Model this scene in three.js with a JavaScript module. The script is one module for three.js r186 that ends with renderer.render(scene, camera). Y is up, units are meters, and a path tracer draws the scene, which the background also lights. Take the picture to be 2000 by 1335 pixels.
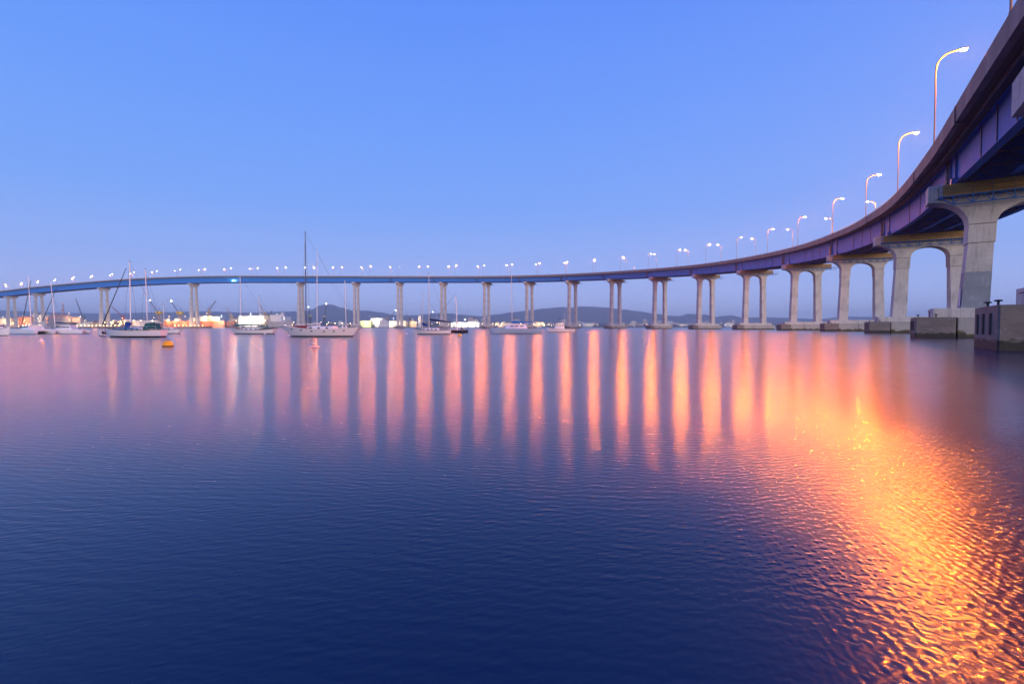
import * as THREE from 'three';
import { mergeGeometries } from 'three/addons/utils/BufferGeometryUtils.js';
import { toCreasedNormals } from 'three/addons/utils/BufferGeometryUtils.js';

// ------------------------------------------------------------ camera, sky, sun, exposure
const scene = new THREE.Scene();
const EYE = 1.35;                                   // metres above the bay
const camera = new THREE.PerspectiveCamera(70.52, 1024 / 683, 0.1, 30000);
camera.position.set(0, EYE, 0);
camera.rotation.set(THREE.MathUtils.degToRad(-1.742), 0, 0);
scene.add(camera);
const renderer = new THREE.WebGLRenderer({ antialias: true });
renderer.toneMapping = THREE.LinearToneMapping;
renderer.toneMappingExposure = 1;
renderer.shadowMap.enabled = true;

const AFTERGLOW = new THREE.Vector3(0.42, 0.13, 1).normalize();   // the sun has just set behind the photographer
{
  const w = 512, h = 256, d = new Float32Array(w * h * 4);
  // clear dusk sky: colour against height, the same all round, plus the sunset's glow low in the west
  const stops = [[-90, .030, .045, .10], [-1, .66, .74, 1.1], [0, .72, .82, 1.2], [3, .50, .63, 1.13], [7, .315, .50, 1.04], [13, .20, .42, 1.03], [22, .15, .36, 1.02], [34, .105, .285, .99], [50, .075, .215, .86], [90, .045, .14, .62]];
  for (let j = 0; j < h; j++) for (let i = 0; i < w; i++) {
    const el = ((j + .5) / h - .5) * 180, az = ((i + .5) / w - .5) * 2 * Math.PI;
    let k = 0; while (k < stops.length - 2 && el > stops[k + 1][0]) k++;
    let t = THREE.MathUtils.clamp((el - stops[k][0]) / (stops[k + 1][0] - stops[k][0]), 0, 1);
    const e = THREE.MathUtils.degToRad(el), dir = new THREE.Vector3(Math.cos(e) * Math.cos(az), Math.sin(e), Math.cos(e) * Math.sin(az));
    const west = Math.pow(Math.max(0, .5 + .5 * dir.dot(AFTERGLOW)), 5) * Math.exp(-Math.max(0, el) / 22) * (el > -1 ? 1 : 0);
    const glow = [.6, .38, .22];
    for (let c = 0; c < 3; c++) d[(j * w + i) * 4 + c] = stops[k][c + 1] * (1 - t) + stops[k + 1][c + 1] * t + west * glow[c];
    d[(j * w + i) * 4 + 3] = 1;
  }
  const sky = new THREE.DataTexture(d, w, h, THREE.RGBAFormat, THREE.FloatType);
  sky.mapping = THREE.EquirectangularReflectionMapping; sky.magFilter = THREE.LinearFilter; sky.needsUpdate = true;
  scene.background = sky; scene.environment = sky;
}
const sun = new THREE.DirectionalLight(new THREE.Color().setRGB(1, .84, .70), 2.4);
sun.position.copy(AFTERGLOW).multiplyScalar(900);
sun.castShadow = true; sun.shadow.radius = 40;
Object.assign(sun.shadow.camera, { left: -900, right: 400, top: 300, bottom: -300, near: 1, far: 2600 });
sun.shadow.mapSize.set(2048, 2048);
scene.add(sun, sun.target);
scene.fog = new THREE.FogExp2(new THREE.Color().setRGB(.74, .85, 1), 0.00018);

// ------------------------------------------------------------ helpers
let seed = 20240611;
const rnd = () => { seed |= 0; seed = seed + 0x6D2B79F5 | 0; let t = Math.imul(seed ^ seed >>> 15, 1 | seed); t = t + Math.imul(t ^ t >>> 7, 61 | t) ^ t; return ((t ^ t >>> 14) >>> 0) / 4294967296; };
const rr = (a, b) => a + (b - a) * rnd();
const lerp = (a, b, t) => a + (b - a) * t;
const D2R = Math.PI / 180;
const F = 944, PX = 1000, PY = 638.8;               // how the survey of the place was read: bearings and heights
const bx = (px, d) => (px - PX) / F * d;            // metres to the right at a distance d
const by = (py, d) => (PY - py) / F * d + EYE;      // metres above the water at a distance d
const taken = new Map();
const numbered = n => { const k = taken.get(n) || 0; taken.set(n, k + 1); return k ? `${n}_${String(k).padStart(3, '0')}` : n; };
function tag(o, label, category, group, kind) { o.userData = { ...(label && { label }), ...(category && { category }), ...(group && { group }), ...(kind && { kind }) }; return o; }
function thing(name, label, category, [x, y, z] = [0, 0, 0], turn = 0, group) {
  const o = new THREE.Group(); o.name = numbered(name); o.position.set(x, y, z); o.rotation.y = turn; scene.add(o);
  return tag(o, label, category, group);
}
function clean(g) { g = g.index ? g.toNonIndexed() : g; for (const k of Object.keys(g.attributes)) if (!['position', 'normal', 'uv'].includes(k)) g.deleteAttribute(k); if (!g.attributes.uv) g.setAttribute('uv', new THREE.BufferAttribute(new Float32Array(g.attributes.position.count * 2), 2)); if (!g.attributes.normal) g.computeVertexNormals(); g.morphAttributes = {}; return g; }
const join = a => { a = [a].flat(9).map(clean); return a.length === 1 ? a[0] : mergeGeometries(a); };
// uv in metres, from the face's own direction
function metres(g, s = 1) {
  g = clean(g); const p = g.attributes.position, n = g.attributes.normal, uv = g.attributes.uv;
  for (let i = 0; i < p.count; i += 3) {
    const ax = Math.abs(n.getX(i)), ay = Math.abs(n.getY(i)), az = Math.abs(n.getZ(i));
    for (let k = i; k < i + 3; k++) { const x = p.getX(k), y = p.getY(k), z = p.getZ(k); ay > ax && ay > az ? uv.setXY(k, x * s, z * s) : ax > az ? uv.setXY(k, (z + 3.7) * s, y * s) : uv.setXY(k, x * s, y * s); }
  }
  return g;
}
function obj(name, geos, mat, parent = scene, s) {
  let g = join(geos); if (s) g = metres(g, s);
  const m = new THREE.Mesh(g, mat); m.name = parent === scene ? numbered(name) : name; m.castShadow = m.receiveShadow = true; parent.add(m); return m;
}
const structure = (name, geos, mat, s) => tag(obj(name, geos, mat, scene, s), null, null, null, 'structure');
const box = (x0, x1, y0, y1, z0, z1) => new THREE.BoxGeometry(x1 - x0, y1 - y0, z1 - z0).translate((x0 + x1) / 2, (y0 + y1) / 2, (z0 + z1) / 2);
function bar(a, b, r, n = 6, r2 = r) {
  const A = new THREE.Vector3(...a), B = new THREE.Vector3(...b), d = B.clone().sub(A), l = d.length();
  const g = new THREE.CylinderGeometry(r2, r, l, n, 1); g.translate(0, l / 2, 0);
  g.applyQuaternion(new THREE.Quaternion().setFromUnitVectors(new THREE.Vector3(0, 1, 0), d.normalize())); return g.translate(...a);
}
function beam(a, b, w, h) {                          // square bar
  const A = new THREE.Vector3(...a), B = new THREE.Vector3(...b), l = A.distanceTo(B);
  const g = new THREE.BoxGeometry(w, h, l), o = new THREE.Object3D(); o.position.copy(A).lerp(B, .5); o.lookAt(B); o.updateMatrix(); return g.applyMatrix4(o.matrix);
}
const tube = (pts, r, seg = 24, n = 6) => new THREE.TubeGeometry(new THREE.CatmullRomCurve3(pts.map(p => new THREE.Vector3(...p))), seg, r, n, false);
function prism(pts, depth, bevel = 0) {              // outline in x,y, centred on z
  const s = new THREE.Shape(pts.map(p => new THREE.Vector2(...p)));
  return new THREE.ExtrudeGeometry(s, { depth: depth - 2 * bevel, bevelEnabled: bevel > 0, bevelSize: bevel, bevelThickness: bevel, bevelOffset: -bevel, bevelSegments: 1, curveSegments: 8 }).translate(0, 0, -depth / 2 + bevel);
}
const M = (r, g, b, rough = .8, o = {}) => new THREE.MeshPhysicalMaterial({ color: new THREE.Color().setRGB(r, g, b), roughness: rough, ...o });
// tileable noise
function makeNoise(size) { const a = new Float32Array(size * size); for (let i = 0; i < a.length; i++) a[i] = rnd(); return (x, y) => { x = ((x % size) + size) % size; y = ((y % size) + size) % size; const i = Math.floor(x), j = Math.floor(y), f = x - i, g = y - j, u = f * f * (3 - 2 * f), v = g * g * (3 - 2 * g), i2 = (i + 1) % size, j2 = (j + 1) % size; return lerp(lerp(a[j * size + i], a[j * size + i2], u), lerp(a[j2 * size + i], a[j2 * size + i2], u), v); }; }
const nz = [4, 8, 16, 32, 64, 128].map(makeNoise);
const fbm = (u, v, from = 0, to = 5) => { let s = 0, w = 0, a = 1; for (let k = from; k <= to; k++) { s += a * nz[k](u * (4 << k), v * (4 << k)); w += a; a *= .6; } return s / w; };
function colourTexture(n, fn, m = n) {
  const d = new Uint8Array(n * m * 4); const c = [0, 0, 0];
  for (let j = 0; j < m; j++) for (let i = 0; i < n; i++) { fn(i / n, j / m, c); for (let k = 0; k < 3; k++) d[(j * n + i) * 4 + k] = 255 * Math.pow(THREE.MathUtils.clamp(c[k], 0, 1), 1 / 2.2); d[(j * n + i) * 4 + 3] = 255; }
  const t = new THREE.DataTexture(d, n, m); t.colorSpace = THREE.SRGBColorSpace; t.magFilter = THREE.LinearFilter; t.wrapS = t.wrapT = THREE.RepeatWrapping; t.needsUpdate = true; return t;
}
function greyTexture(n, fn) { const t = colourTexture(n, (u, v, c) => { c[0] = c[1] = c[2] = Math.pow(fn(u, v), 2.2); }); t.colorSpace = THREE.NoColorSpace; return t; }

// ------------------------------------------------------------ materials
const concreteMap = colourTexture(512, (u, v, c) => {   // one tile = 8 m: form-board lines, blotches, rain streaks
  const blotch = fbm(u, v, 0, 4), fine = fbm(u, v, 4, 5), streak = nz[4](u * 64, v * 3 + 7), board = Math.abs(((v * 7) % 1) - .5) > .475 ? .93 : 1;
  const k = (0.43 + .26 * blotch + .10 * (fine - .5) - .45 * Math.max(0, streak - .66)) * board;
  c[0] = k * 1.02; c[1] = k * .93; c[2] = k * .86;
});
const concreteBump = greyTexture(256, (u, v) => .5 * fbm(u, v, 2, 5) + .5 * fbm(u, v, 4, 5));
const concrete = new THREE.MeshPhysicalMaterial({ map: concreteMap, bumpMap: concreteBump, bumpScale: .02, roughness: .9 });
const tidalMap = colourTexture(512, (u, v, c) => {      // one tile = 8 m along, 4 m up from 1 m under water: marine growth on the lowest metre or so
  const y = v * 4 - 1, edge = .55 + .75 * (nz[2](u * 16, 3) - .3) * .6 + .5 * (fbm(u, v, 2, 5) - .5), g = THREE.MathUtils.smoothstep(y, edge, edge + .16);
  const k = .27 + .26 * fbm(u, v, 0, 5) - .12 * Math.max(0, nz[4](u * 64, v * 2) - .55), weed = .03 + .06 * fbm(u, v, 3, 5);
  const green = THREE.MathUtils.smoothstep(y, edge - .45, edge + .02);
  c[0] = lerp(weed * (1 + green), k * 1.02, g); c[1] = lerp(weed * (.8 + .85 * green), k * .93, g); c[2] = lerp(weed * .55, k * .83, g);
});
const tidal = new THREE.MeshPhysicalMaterial({ map: tidalMap, bumpMap: concreteBump, bumpScale: .03, roughness: .85 });
const tidalDarkMap = colourTexture(512, (u, v, c) => {
  const y = v * 4 - 1, edge = .5 + .5 * (fbm(u, v, 2, 5) - .5), g = THREE.MathUtils.smoothstep(y, edge, edge + .2);
  const k = .10 + .16 * fbm(u, v, 0, 5) + (nz[4](u * 40, v * 30) > .8 ? .08 : 0) * (y < 1.4 ? 1 : 0), weed = .02 + .03 * fbm(u, v, 3, 5);
  c[0] = lerp(weed * 1.2, k * 1.12, g); c[1] = lerp(weed, k * .92, g); c[2] = lerp(weed * .7, k * .82, g);
});
const tidalDark = new THREE.MeshPhysicalMaterial({ map: tidalDarkMap, bumpMap: concreteBump, bumpScale: .03, roughness: .85 });
function tidalUV(g) { g = metres(g, 1); const uv = g.attributes.uv; for (let i = 0; i < uv.count; i++) uv.setXY(i, uv.getX(i) / 8, (uv.getY(i) + 1) / 4); return g; }
const paintTex = (r, g, b, vary) => colourTexture(256, (u, v, c) => { const k = 1 - vary + 2 * vary * fbm(u, v, 0, 5) - .10 * Math.max(0, nz[4](u * 64, v * 2) - .6), rust = Math.max(0, fbm(v, u, 2, 5) - .66) * 2; c[0] = r * k + rust * .05; c[1] = g * k + rust * .015; c[2] = b * k; });
const paintBlue = new THREE.MeshPhysicalMaterial({ map: paintTex(.03, .22, .62, .16), roughness: .65, specularIntensity: .22 });
const steelBlue = M(.02, .12, .36, .5), steelDark = M(.045, .055, .085, .6), deckUnder = M(.16, .13, .12, .9);
const fasciaMat = new THREE.MeshPhysicalMaterial({ map: colourTexture(256, (u, v, c) => { const k = .17 + .2 * fbm(u, v, 0, 5) - .1 * Math.max(0, nz[4](u * 64, v * 2) - .55); c[0] = k * 1.12; c[1] = k * .92; c[2] = k * .8; }), bumpMap: concreteBump, bumpScale: .02, roughness: .9 });
const asphalt = M(.06, .06, .06, .95);
const plankMats = [0, 1, 2].map(q => new THREE.MeshPhysicalMaterial({ roughness: .8, map: colourTexture(128, (u, v, c) => { const k = .75 + .5 * (nz[5](u * 8 + q * 17, v * 128) - .5) + .35 * (fbm(u, v, 1, 4) - .5); c[0] = .62 * k * (1 - .12 * q); c[1] = .36 * k * (1 - .12 * q); c[2] = .09 * k; }) }));
const galv = M(.14, .14, .14, .55, { metalness: .2 });
const lampOn = new THREE.MeshStandardMaterial({ color: 0x221408, emissive: new THREE.Color().setRGB(1, .74, .45), emissiveIntensity: 120, roughness: .4 });
const whiteLampOn = new THREE.MeshStandardMaterial({ color: 0x222222, emissive: new THREE.Color().setRGB(1, .95, .82), emissiveIntensity: 60, roughness: .4 });
const SODIUM = new THREE.Color().setRGB(1, .20, .003);

// ------------------------------------------------------------ the bay
{
  const N = 1536, T = 8, nx = new Float32Array(N * N), ny = new Float32Array(N * N);
  const waves = [];
  for (let k = 0; k < 60; k++) {                       // wind ripples running towards the shore, whole waves per tile
    const len = .028 * Math.pow(5, rnd()), dir = Math.PI / 2 + (rnd() + rnd() - 1) * .8;
    const kx = Math.round(Math.cos(dir) * T / len), ky = Math.round(Math.sin(dir) * T / len); if (!kx && !ky) continue;
    waves.push([kx, ky, rnd() * 6.283, Math.hypot(kx, ky)]);
  }
  const amp = 0.027 / Math.sqrt(waves.length / 2);     // slope of each wave
  for (const [kx, ky, ph, kk] of waves) {
    const sx = [], cx = [], sy = [], cy = [];
    for (let i = 0; i < N; i++) { const a = 2 * Math.PI * kx * i / N + ph, b = 2 * Math.PI * ky * i / N; sx[i] = Math.sin(a); cx[i] = Math.cos(a); sy[i] = Math.sin(b); cy[i] = Math.cos(b); }
    const ax = amp * kx / kk, ay = amp * ky / kk;
    for (let j = 0; j < N; j++) { const s = sy[j], c = cy[j]; for (let i = 0; i < N; i++) { const w = cx[i] * c - sx[i] * s; nx[j * N + i] -= ax * w; ny[j * N + i] -= ay * w; } }
  }
  const d = new Float32Array(N * N * 4);
  for (let i = 0; i < N * N; i++) {
    const u = (i % N) / N, v = Math.floor(i / N) / N, gust = .45 + 1.1 * fbm(u, v, 0, 2);   // calmer and rougher patches
    const x = nx[i] * gust, y = ny[i] * gust, l = 1 / Math.hypot(x, y, 1); d[i * 4] = x * l * .5 + .5; d[i * 4 + 1] = y * l * .5 + .5; d[i * 4 + 2] = l * .5 + .5; d[i * 4 + 3] = 1;
  }
  const t = new THREE.DataTexture(d, N, N, THREE.RGBAFormat, THREE.FloatType); t.wrapS = t.wrapT = THREE.RepeatWrapping; t.magFilter = THREE.LinearFilter; t.needsUpdate = true;
  // the finest ripples, a few centimetres long, running every way: a breath of wind off the bridge in the shallows, and glassy water to its left
  const B = 2048, TB = 16, X0 = -5, Z0 = -.5, hb = new Float32Array(B * B), fine = [];
  for (let k = 0; k < 40; k++) { const len = .029 * Math.pow(2.8, rnd()), dir = Math.PI / 2 + (rnd() + rnd() - 1) * 2.0; fine.push([Math.round(Math.cos(dir) * TB / len), Math.round(Math.sin(dir) * TB / len), rnd() * 6.283, len]); }
  for (const [kx, ky, ph, len] of fine) {
    const sx = new Float32Array(B), cx = new Float32Array(B), sy = new Float32Array(B), cy = new Float32Array(B); for (let i = 0; i < B; i++) { const a = 2 * Math.PI * kx * i / B + ph, b = 2 * Math.PI * ky * i / B; sx[i] = Math.sin(a); cx[i] = Math.cos(a); sy[i] = Math.sin(b); cy[i] = Math.cos(b); }
    for (let j = 0; j < B; j++) { const s = sy[j], c = cy[j]; for (let i = 0; i < B; i++) hb[j * B + i] += len * (sx[i] * c + cx[i] * s); }
  }
  const ss = THREE.MathUtils.smoothstep;
  let top = 0; for (const v of hb) top = Math.max(top, Math.abs(v));
  const db = new Float32Array(B * B * 4);
  for (let j = 0; j < B; j++) for (let i = 0; i < B; i++) {
    const x = X0 + i / B * TB, d = .5 + j / B * TB, gust = (.12 + .88 * ss(x - .30 * d + 1.1 * (fbm(i / B, j / B, 1, 3) - .5), -.3, 1.3)) * (1 - ss(d + 3 * (fbm(i / B + .4, j / B, 1, 3) - .5), 4, 8.5)) * (.6 + .8 * fbm(i / B, j / B, 2, 4)) * ss(i, 0, 40) * ss(B - i, 0, 40) * ss(B - j, 0, 60);
    const v = .5 + .5 * gust * hb[j * B + i] / top, o = (j * B + i) * 4; db[o] = db[o + 1] = db[o + 2] = v; db[o + 3] = 1;
  }
  const capillary = new THREE.DataTexture(db, B, B, THREE.RGBAFormat, THREE.FloatType); capillary.wrapS = capillary.wrapT = THREE.ClampToEdgeWrapping; capillary.magFilter = THREE.LinearFilter; capillary.repeat.set(T / TB, T / TB); capillary.offset.set(-X0 / TB, Z0 / TB); capillary.needsUpdate = true;
  const mat = new THREE.MeshPhysicalMaterial({ color: new THREE.Color().setRGB(.0002, .012, .08), roughness: .18, ior: 1.333, normalMap: t, normalScale: new THREE.Vector2(1, 1), bumpMap: capillary, bumpScale: .0062 });
  const g = new THREE.PlaneGeometry(17000, 9000, 1, 1).rotateX(-Math.PI / 2).translate(0, 0, -3900);
  const p = g.attributes.position, uv = g.attributes.uv; for (let i = 0; i < 4; i++) uv.setXY(i, p.getX(i) / T, -p.getZ(i) / T);
  structure('water', g, mat);
}

// ------------------------------------------------------------ far shore and hills
const along = (tab, x) => { let k = 0; while (k < tab.length - 2 && x > tab[k + 1][0]) k++; const t = THREE.MathUtils.clamp((x - tab[k][0]) / (tab[k + 1][0] - tab[k][0]), 0, 1); return lerp(tab[k][1], tab[k + 1][1], t); };
const smoothAlong = (tab, x) => { let k = 0; while (k < tab.length - 2 && x > tab[k + 1][0]) k++; let t = THREE.MathUtils.clamp((x - tab[k][0]) / (tab[k + 1][0] - tab[k][0]), 0, 1); return lerp(tab[k][1], tab[k + 1][1], t * t * (3 - 2 * t)); };
{
  const ridge = [[-700, 612], [-300, 611], [0, 606], [60, 608], [100, 610], [200, 612], [300, 610], [400, 608], [480, 610], [560, 608], [598, 607], [612, 603], [622, 596.5], [638, 593.5], [650, 594.5], [665, 600], [690, 606], [715, 606], [740, 609], [765, 614], [800, 615], [860, 611.5], [880, 611.5], [900, 614], [940, 617], [975, 613], [1000, 609], [1040, 605], [1060, 602], [1100, 599], [1115, 600], [1135, 597.5], [1150, 598], [1180, 600], [1220, 604], [1245, 607], [1280, 612], [1310, 616], [1330, 617], [1343, 612], [1360, 613], [1368, 616], [1375, 613], [1385, 615], [1395, 619], [1415, 616], [1430, 615], [1450, 619], [1500, 619], [1540, 620], [1600, 622], [1660, 617], [1700, 618], [1750, 622], [2000, 624], [2700, 627]];
  const depth = 5600, rows = [[-1900, 0], [-1500, .10], [-1100, .26], [-750, .5], [-430, .72], [-200, .89], [0, 1], [250, .86], [600, .5], [1000, 0]];
  const pos = [], idx = [], cols = [];
  for (let px = -700; px <= 2700; px += 6) cols.push(px);
  rows.forEach(([dd, k], j) => cols.forEach((px, i) => {
    const d = depth + dd, n = fbm(px / 2000 + 3.1, j * .11, 1, 5) - .5, h = by(smoothAlong(ridge, px + (j < 6 ? 10 * Math.sin(px * .05 + j) : 0)), depth) - 1;
    pos.push(bx(px, d) * (1 + 0 * n), j === 0 || j === rows.length - 1 ? 1 : Math.max(2, h * k + (k < 1 ? h * .32 * n : h * .05 * n)), -d + 160 * n);
  }));
  const C = cols.length; for (let j = 0; j < rows.length - 1; j++) for (let i = 0; i < C - 1; i++) { const a = j * C + i; idx.push(a, a + 1, a + C, a + 1, a + C + 1, a + C); }
  const g = new THREE.BufferGeometry(); g.setAttribute('position', new THREE.Float32BufferAttribute(pos, 3)); g.setIndex(idx); g.computeVertexNormals();
  const scrub = new THREE.MeshPhysicalMaterial({ map: colourTexture(256, (u, v, c) => { const k = fbm(u, v, 0, 5); c[0] = .07 + .07 * k; c[1] = .07 + .05 * k; c[2] = .045 + .03 * k; }), roughness: 1 });
  structure('hills', metres(g, 1 / 900), scrub);
  // the low shore, from the shipyard's quay to the foot of the hills
  const quay = [[-900, 860], [60, 860], [180, 900], [330, 930], [560, 960], [800, 1180], [1000, 1420], [1300, 1700], [1700, 1900], [2800, 2100]];
  const P = [], I = []; const px = []; for (let q = -900; q <= 2800; q += 20) px.push(q);
  const rowsL = [[0, -2], [0, 1.6], [60, 2.6], [400, 8], [1200, 21], [2600, 34]];
  for (const [dd, y] of rowsL) for (const q of px) { const d = along(quay, q) + dd; P.push(bx(q, d), y + (dd > 100 ? 3 * fbm(q / 900, dd / 900, 0, 3) : 0), -d); }
  for (let j = 0; j < rowsL.length - 1; j++) for (let i = 0; i < px.length - 1; i++) { const a = j * px.length + i; I.push(a, a + 1, a + px.length, a + 1, a + px.length + 1, a + px.length); }
  const gl = new THREE.BufferGeometry(); gl.setAttribute('position', new THREE.Float32BufferAttribute(P, 3)); gl.setIndex(I);
  structure('shore_ground', toCreasedNormals(gl.toNonIndexed(), .6), M(.11, .095, .075, .95));
}

// ------------------------------------------------------------ the bridge's line: station, right, forward, heading, height of the bearings
const LINE = [[-59.8, 63.56, 59.30, 35.01, 19.70], [-20.3, 84.82, 92.61, 30.12, 21.55], [19.2, 103.19, 127.58, 25.29, 23.60], [58.7, 118.48, 164.01, 20.15, 26.04], [98.3, 130.24, 201.72, 14.36, 28.59], [137.8, 137.91, 240.47, 7.94, 31.26], [177.3, 141.06, 279.84, 1.19, 33.98], [216.8, 139.54, 319.30, -5.56, 36.64], [256.3, 133.44, 358.33, -12.20, 39.29], [295.9, 122.86, 396.38, -18.89, 41.92], [335.4, 107.89, 432.93, -25.67, 44.42], [374.9, 88.67, 467.43, -32.64, 46.69], [414.4, 65.31, 499.28, -39.90, 48.78], [453.9, 38.10, 527.90, -47.17, 50.69], [493.5, 7.55, 552.93, -54.08, 52.45], [533.0, -25.74, 574.18, -60.86, 54.09], [572.5, -61.30, 591.37, -67.47, 55.59], [612.0, -98.52, 604.60, -73.16, 56.87], [651.5, -136.75, 614.60, -77.24, 57.83], [691.1, -175.49, 622.37, -79.87, 58.44], [730.6, -214.50, 628.73, -81.44, 58.87], [770.1, -253.62, 634.29, -82.33, 59.30], [809.6, -292.80, 639.47, -82.42, 59.84], [849.1, -331.95, 644.90, -81.70, 60.37], [888.7, -371.00, 650.96, -80.63, 60.75], [928.2, -409.93, 657.74, -79.61, 60.85], [967.7, -448.72, 665.27, -78.36, 60.76], [1007.2, -487.33, 673.70, -77.02, 60.44], [1046.7, -525.74, 683.00, -75.81, 59.84], [1086.2, -563.96, 693.03, -74.78, 58.88], [1125.8, -602.01, 703.73, -73.84, 57.63], [1165.3, -639.88, 715.00, -73.02, 56.23], [1204.8, -677.61, 726.77, -72.37, 54.80], [1244.3, -715.22, 738.90, -71.92, 53.24], [1283.8, -752.75, 751.28, -71.56, 51.62], [1323.4, -790.20, 763.90, -71.18, 50.02]];
function lineAt(s) {
  const a = LINE[0], z = LINE[LINE.length - 1];
  if (s <= a[0]) { const t = a[3] * D2R, q = s - a[0]; return { x: a[1] + q * Math.sin(t), d: a[2] + q * Math.cos(t), t, h: a[4] + q * .072 }; }
  if (s >= z[0]) { const t = z[3] * D2R, q = s - z[0]; return { x: z[1] + q * Math.sin(t), d: z[2] + q * Math.cos(t), t, h: z[4] - q * .041 }; }
  const step = (z[0] - a[0]) / (LINE.length - 1), k = Math.min(LINE.length - 2, Math.floor((s - a[0]) / step)), f = (s - LINE[k][0]) / (LINE[k + 1][0] - LINE[k][0]);
  const p = c => { const v0 = LINE[Math.max(0, k - 1)][c], v1 = LINE[k][c], v2 = LINE[k + 1][c], v3 = LINE[Math.min(LINE.length - 1, k + 2)][c]; return .5 * (2 * v1 + (v2 - v0) * f + (2 * v0 - 5 * v1 + 4 * v2 - v3) * f * f + (3 * v1 - v0 - 3 * v2 + v3) * f * f * f); };
  return { x: p(1), d: p(2), t: p(3) * D2R, h: p(4) };
}
const TOP = [[-300, 5.5], [-60, 5.7], [-20, 6.3], [20, 6.9], [60, 7.2], [130, 7.2], [240, 6.8], [420, 6.8], [600, 7.1], [795, 8.1], [954, 8.9], [1255, 9.0], [1330, 8.2], [1600, 8.2]];
const topAt = s => smoothAlong(TOP, s);              // parapet's top over the bearings
const spot = (s, u, v) => { const q = lineAt(s); return [q.x + u * Math.cos(q.t), q.h + v, -(q.d - u * Math.sin(q.t))]; };
// a closed outline of [u, v] (v may be a function of s) drawn along the bridge
function sweep(outline, s0, s1, step = 6, uvScale = 1 / 8) {
  const n = Math.max(1, Math.ceil((s1 - s0) / step)), m = outline.length, pos = [], uv = [];
  const ring = s => outline.map(([u, v]) => spot(s, typeof u === 'function' ? u(s) : u, typeof v === 'function' ? v(s) : v));
  let per = [0]; const o = outline.map(([u, v]) => [typeof u === 'function' ? u(s0) : u, typeof v === 'function' ? v(s0) : v]); for (let i = 0; i < m; i++) { const a = o[i], b = o[(i + 1) % m]; per.push(per[i] + Math.hypot(a[0] - b[0], a[1] - b[1])); }
  let A = ring(s0);
  const quad = (a, b, c, d, ua, ub, va, vb) => { pos.push(...a, ...b, ...c, ...a, ...c, ...d); uv.push(ua, va, ub, va, ub, vb, ua, va, ub, vb, ua, vb); };
  for (let k = 1; k <= n; k++) {
    const s = s0 + (s1 - s0) * k / n, sp = s0 + (s1 - s0) * (k - 1) / n, B = ring(s);
    for (let i = 0; i < m; i++) { const j = (i + 1) % m; quad(A[i], B[i], B[j], A[j], sp * uvScale, s * uvScale, per[i] * uvScale, per[i + 1] * uvScale); }
    A = B;
  }
  for (const [s, flip] of [[s0, 0], [s1, 1]]) { const r = ring(s); for (let i = 1; i < m - 1; i++) { const f = [r[0], r[i], r[i + 1]]; if (flip) f.reverse(); pos.push(...f.flat()); uv.push(0, 0, 0, 0, 0, 0); } }
  const g = new THREE.BufferGeometry(); g.setAttribute('position', new THREE.Float32BufferAttribute(pos, 3)); g.setAttribute('uv', new THREE.Float32BufferAttribute(uv, 2)); g.computeVertexNormals(); return g;
}
const rect = (u0, u1, v0, v1) => [[u0, v0], [u1, v0], [u1, v1], [u0, v1]];
const up = k => s => topAt(s) + k;
const S0 = -290, S1 = 1440, EDGE = 9.6;
const PIERS = [-103, -59.8, 0, 59.8, 119.6, 179.4, 239.2, 299, 358.8, 418.6, 478.4, 538.2, 598, 657.8, 717.6, 795, 954, 1113, 1255, 1323.4, 1395];
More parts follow.
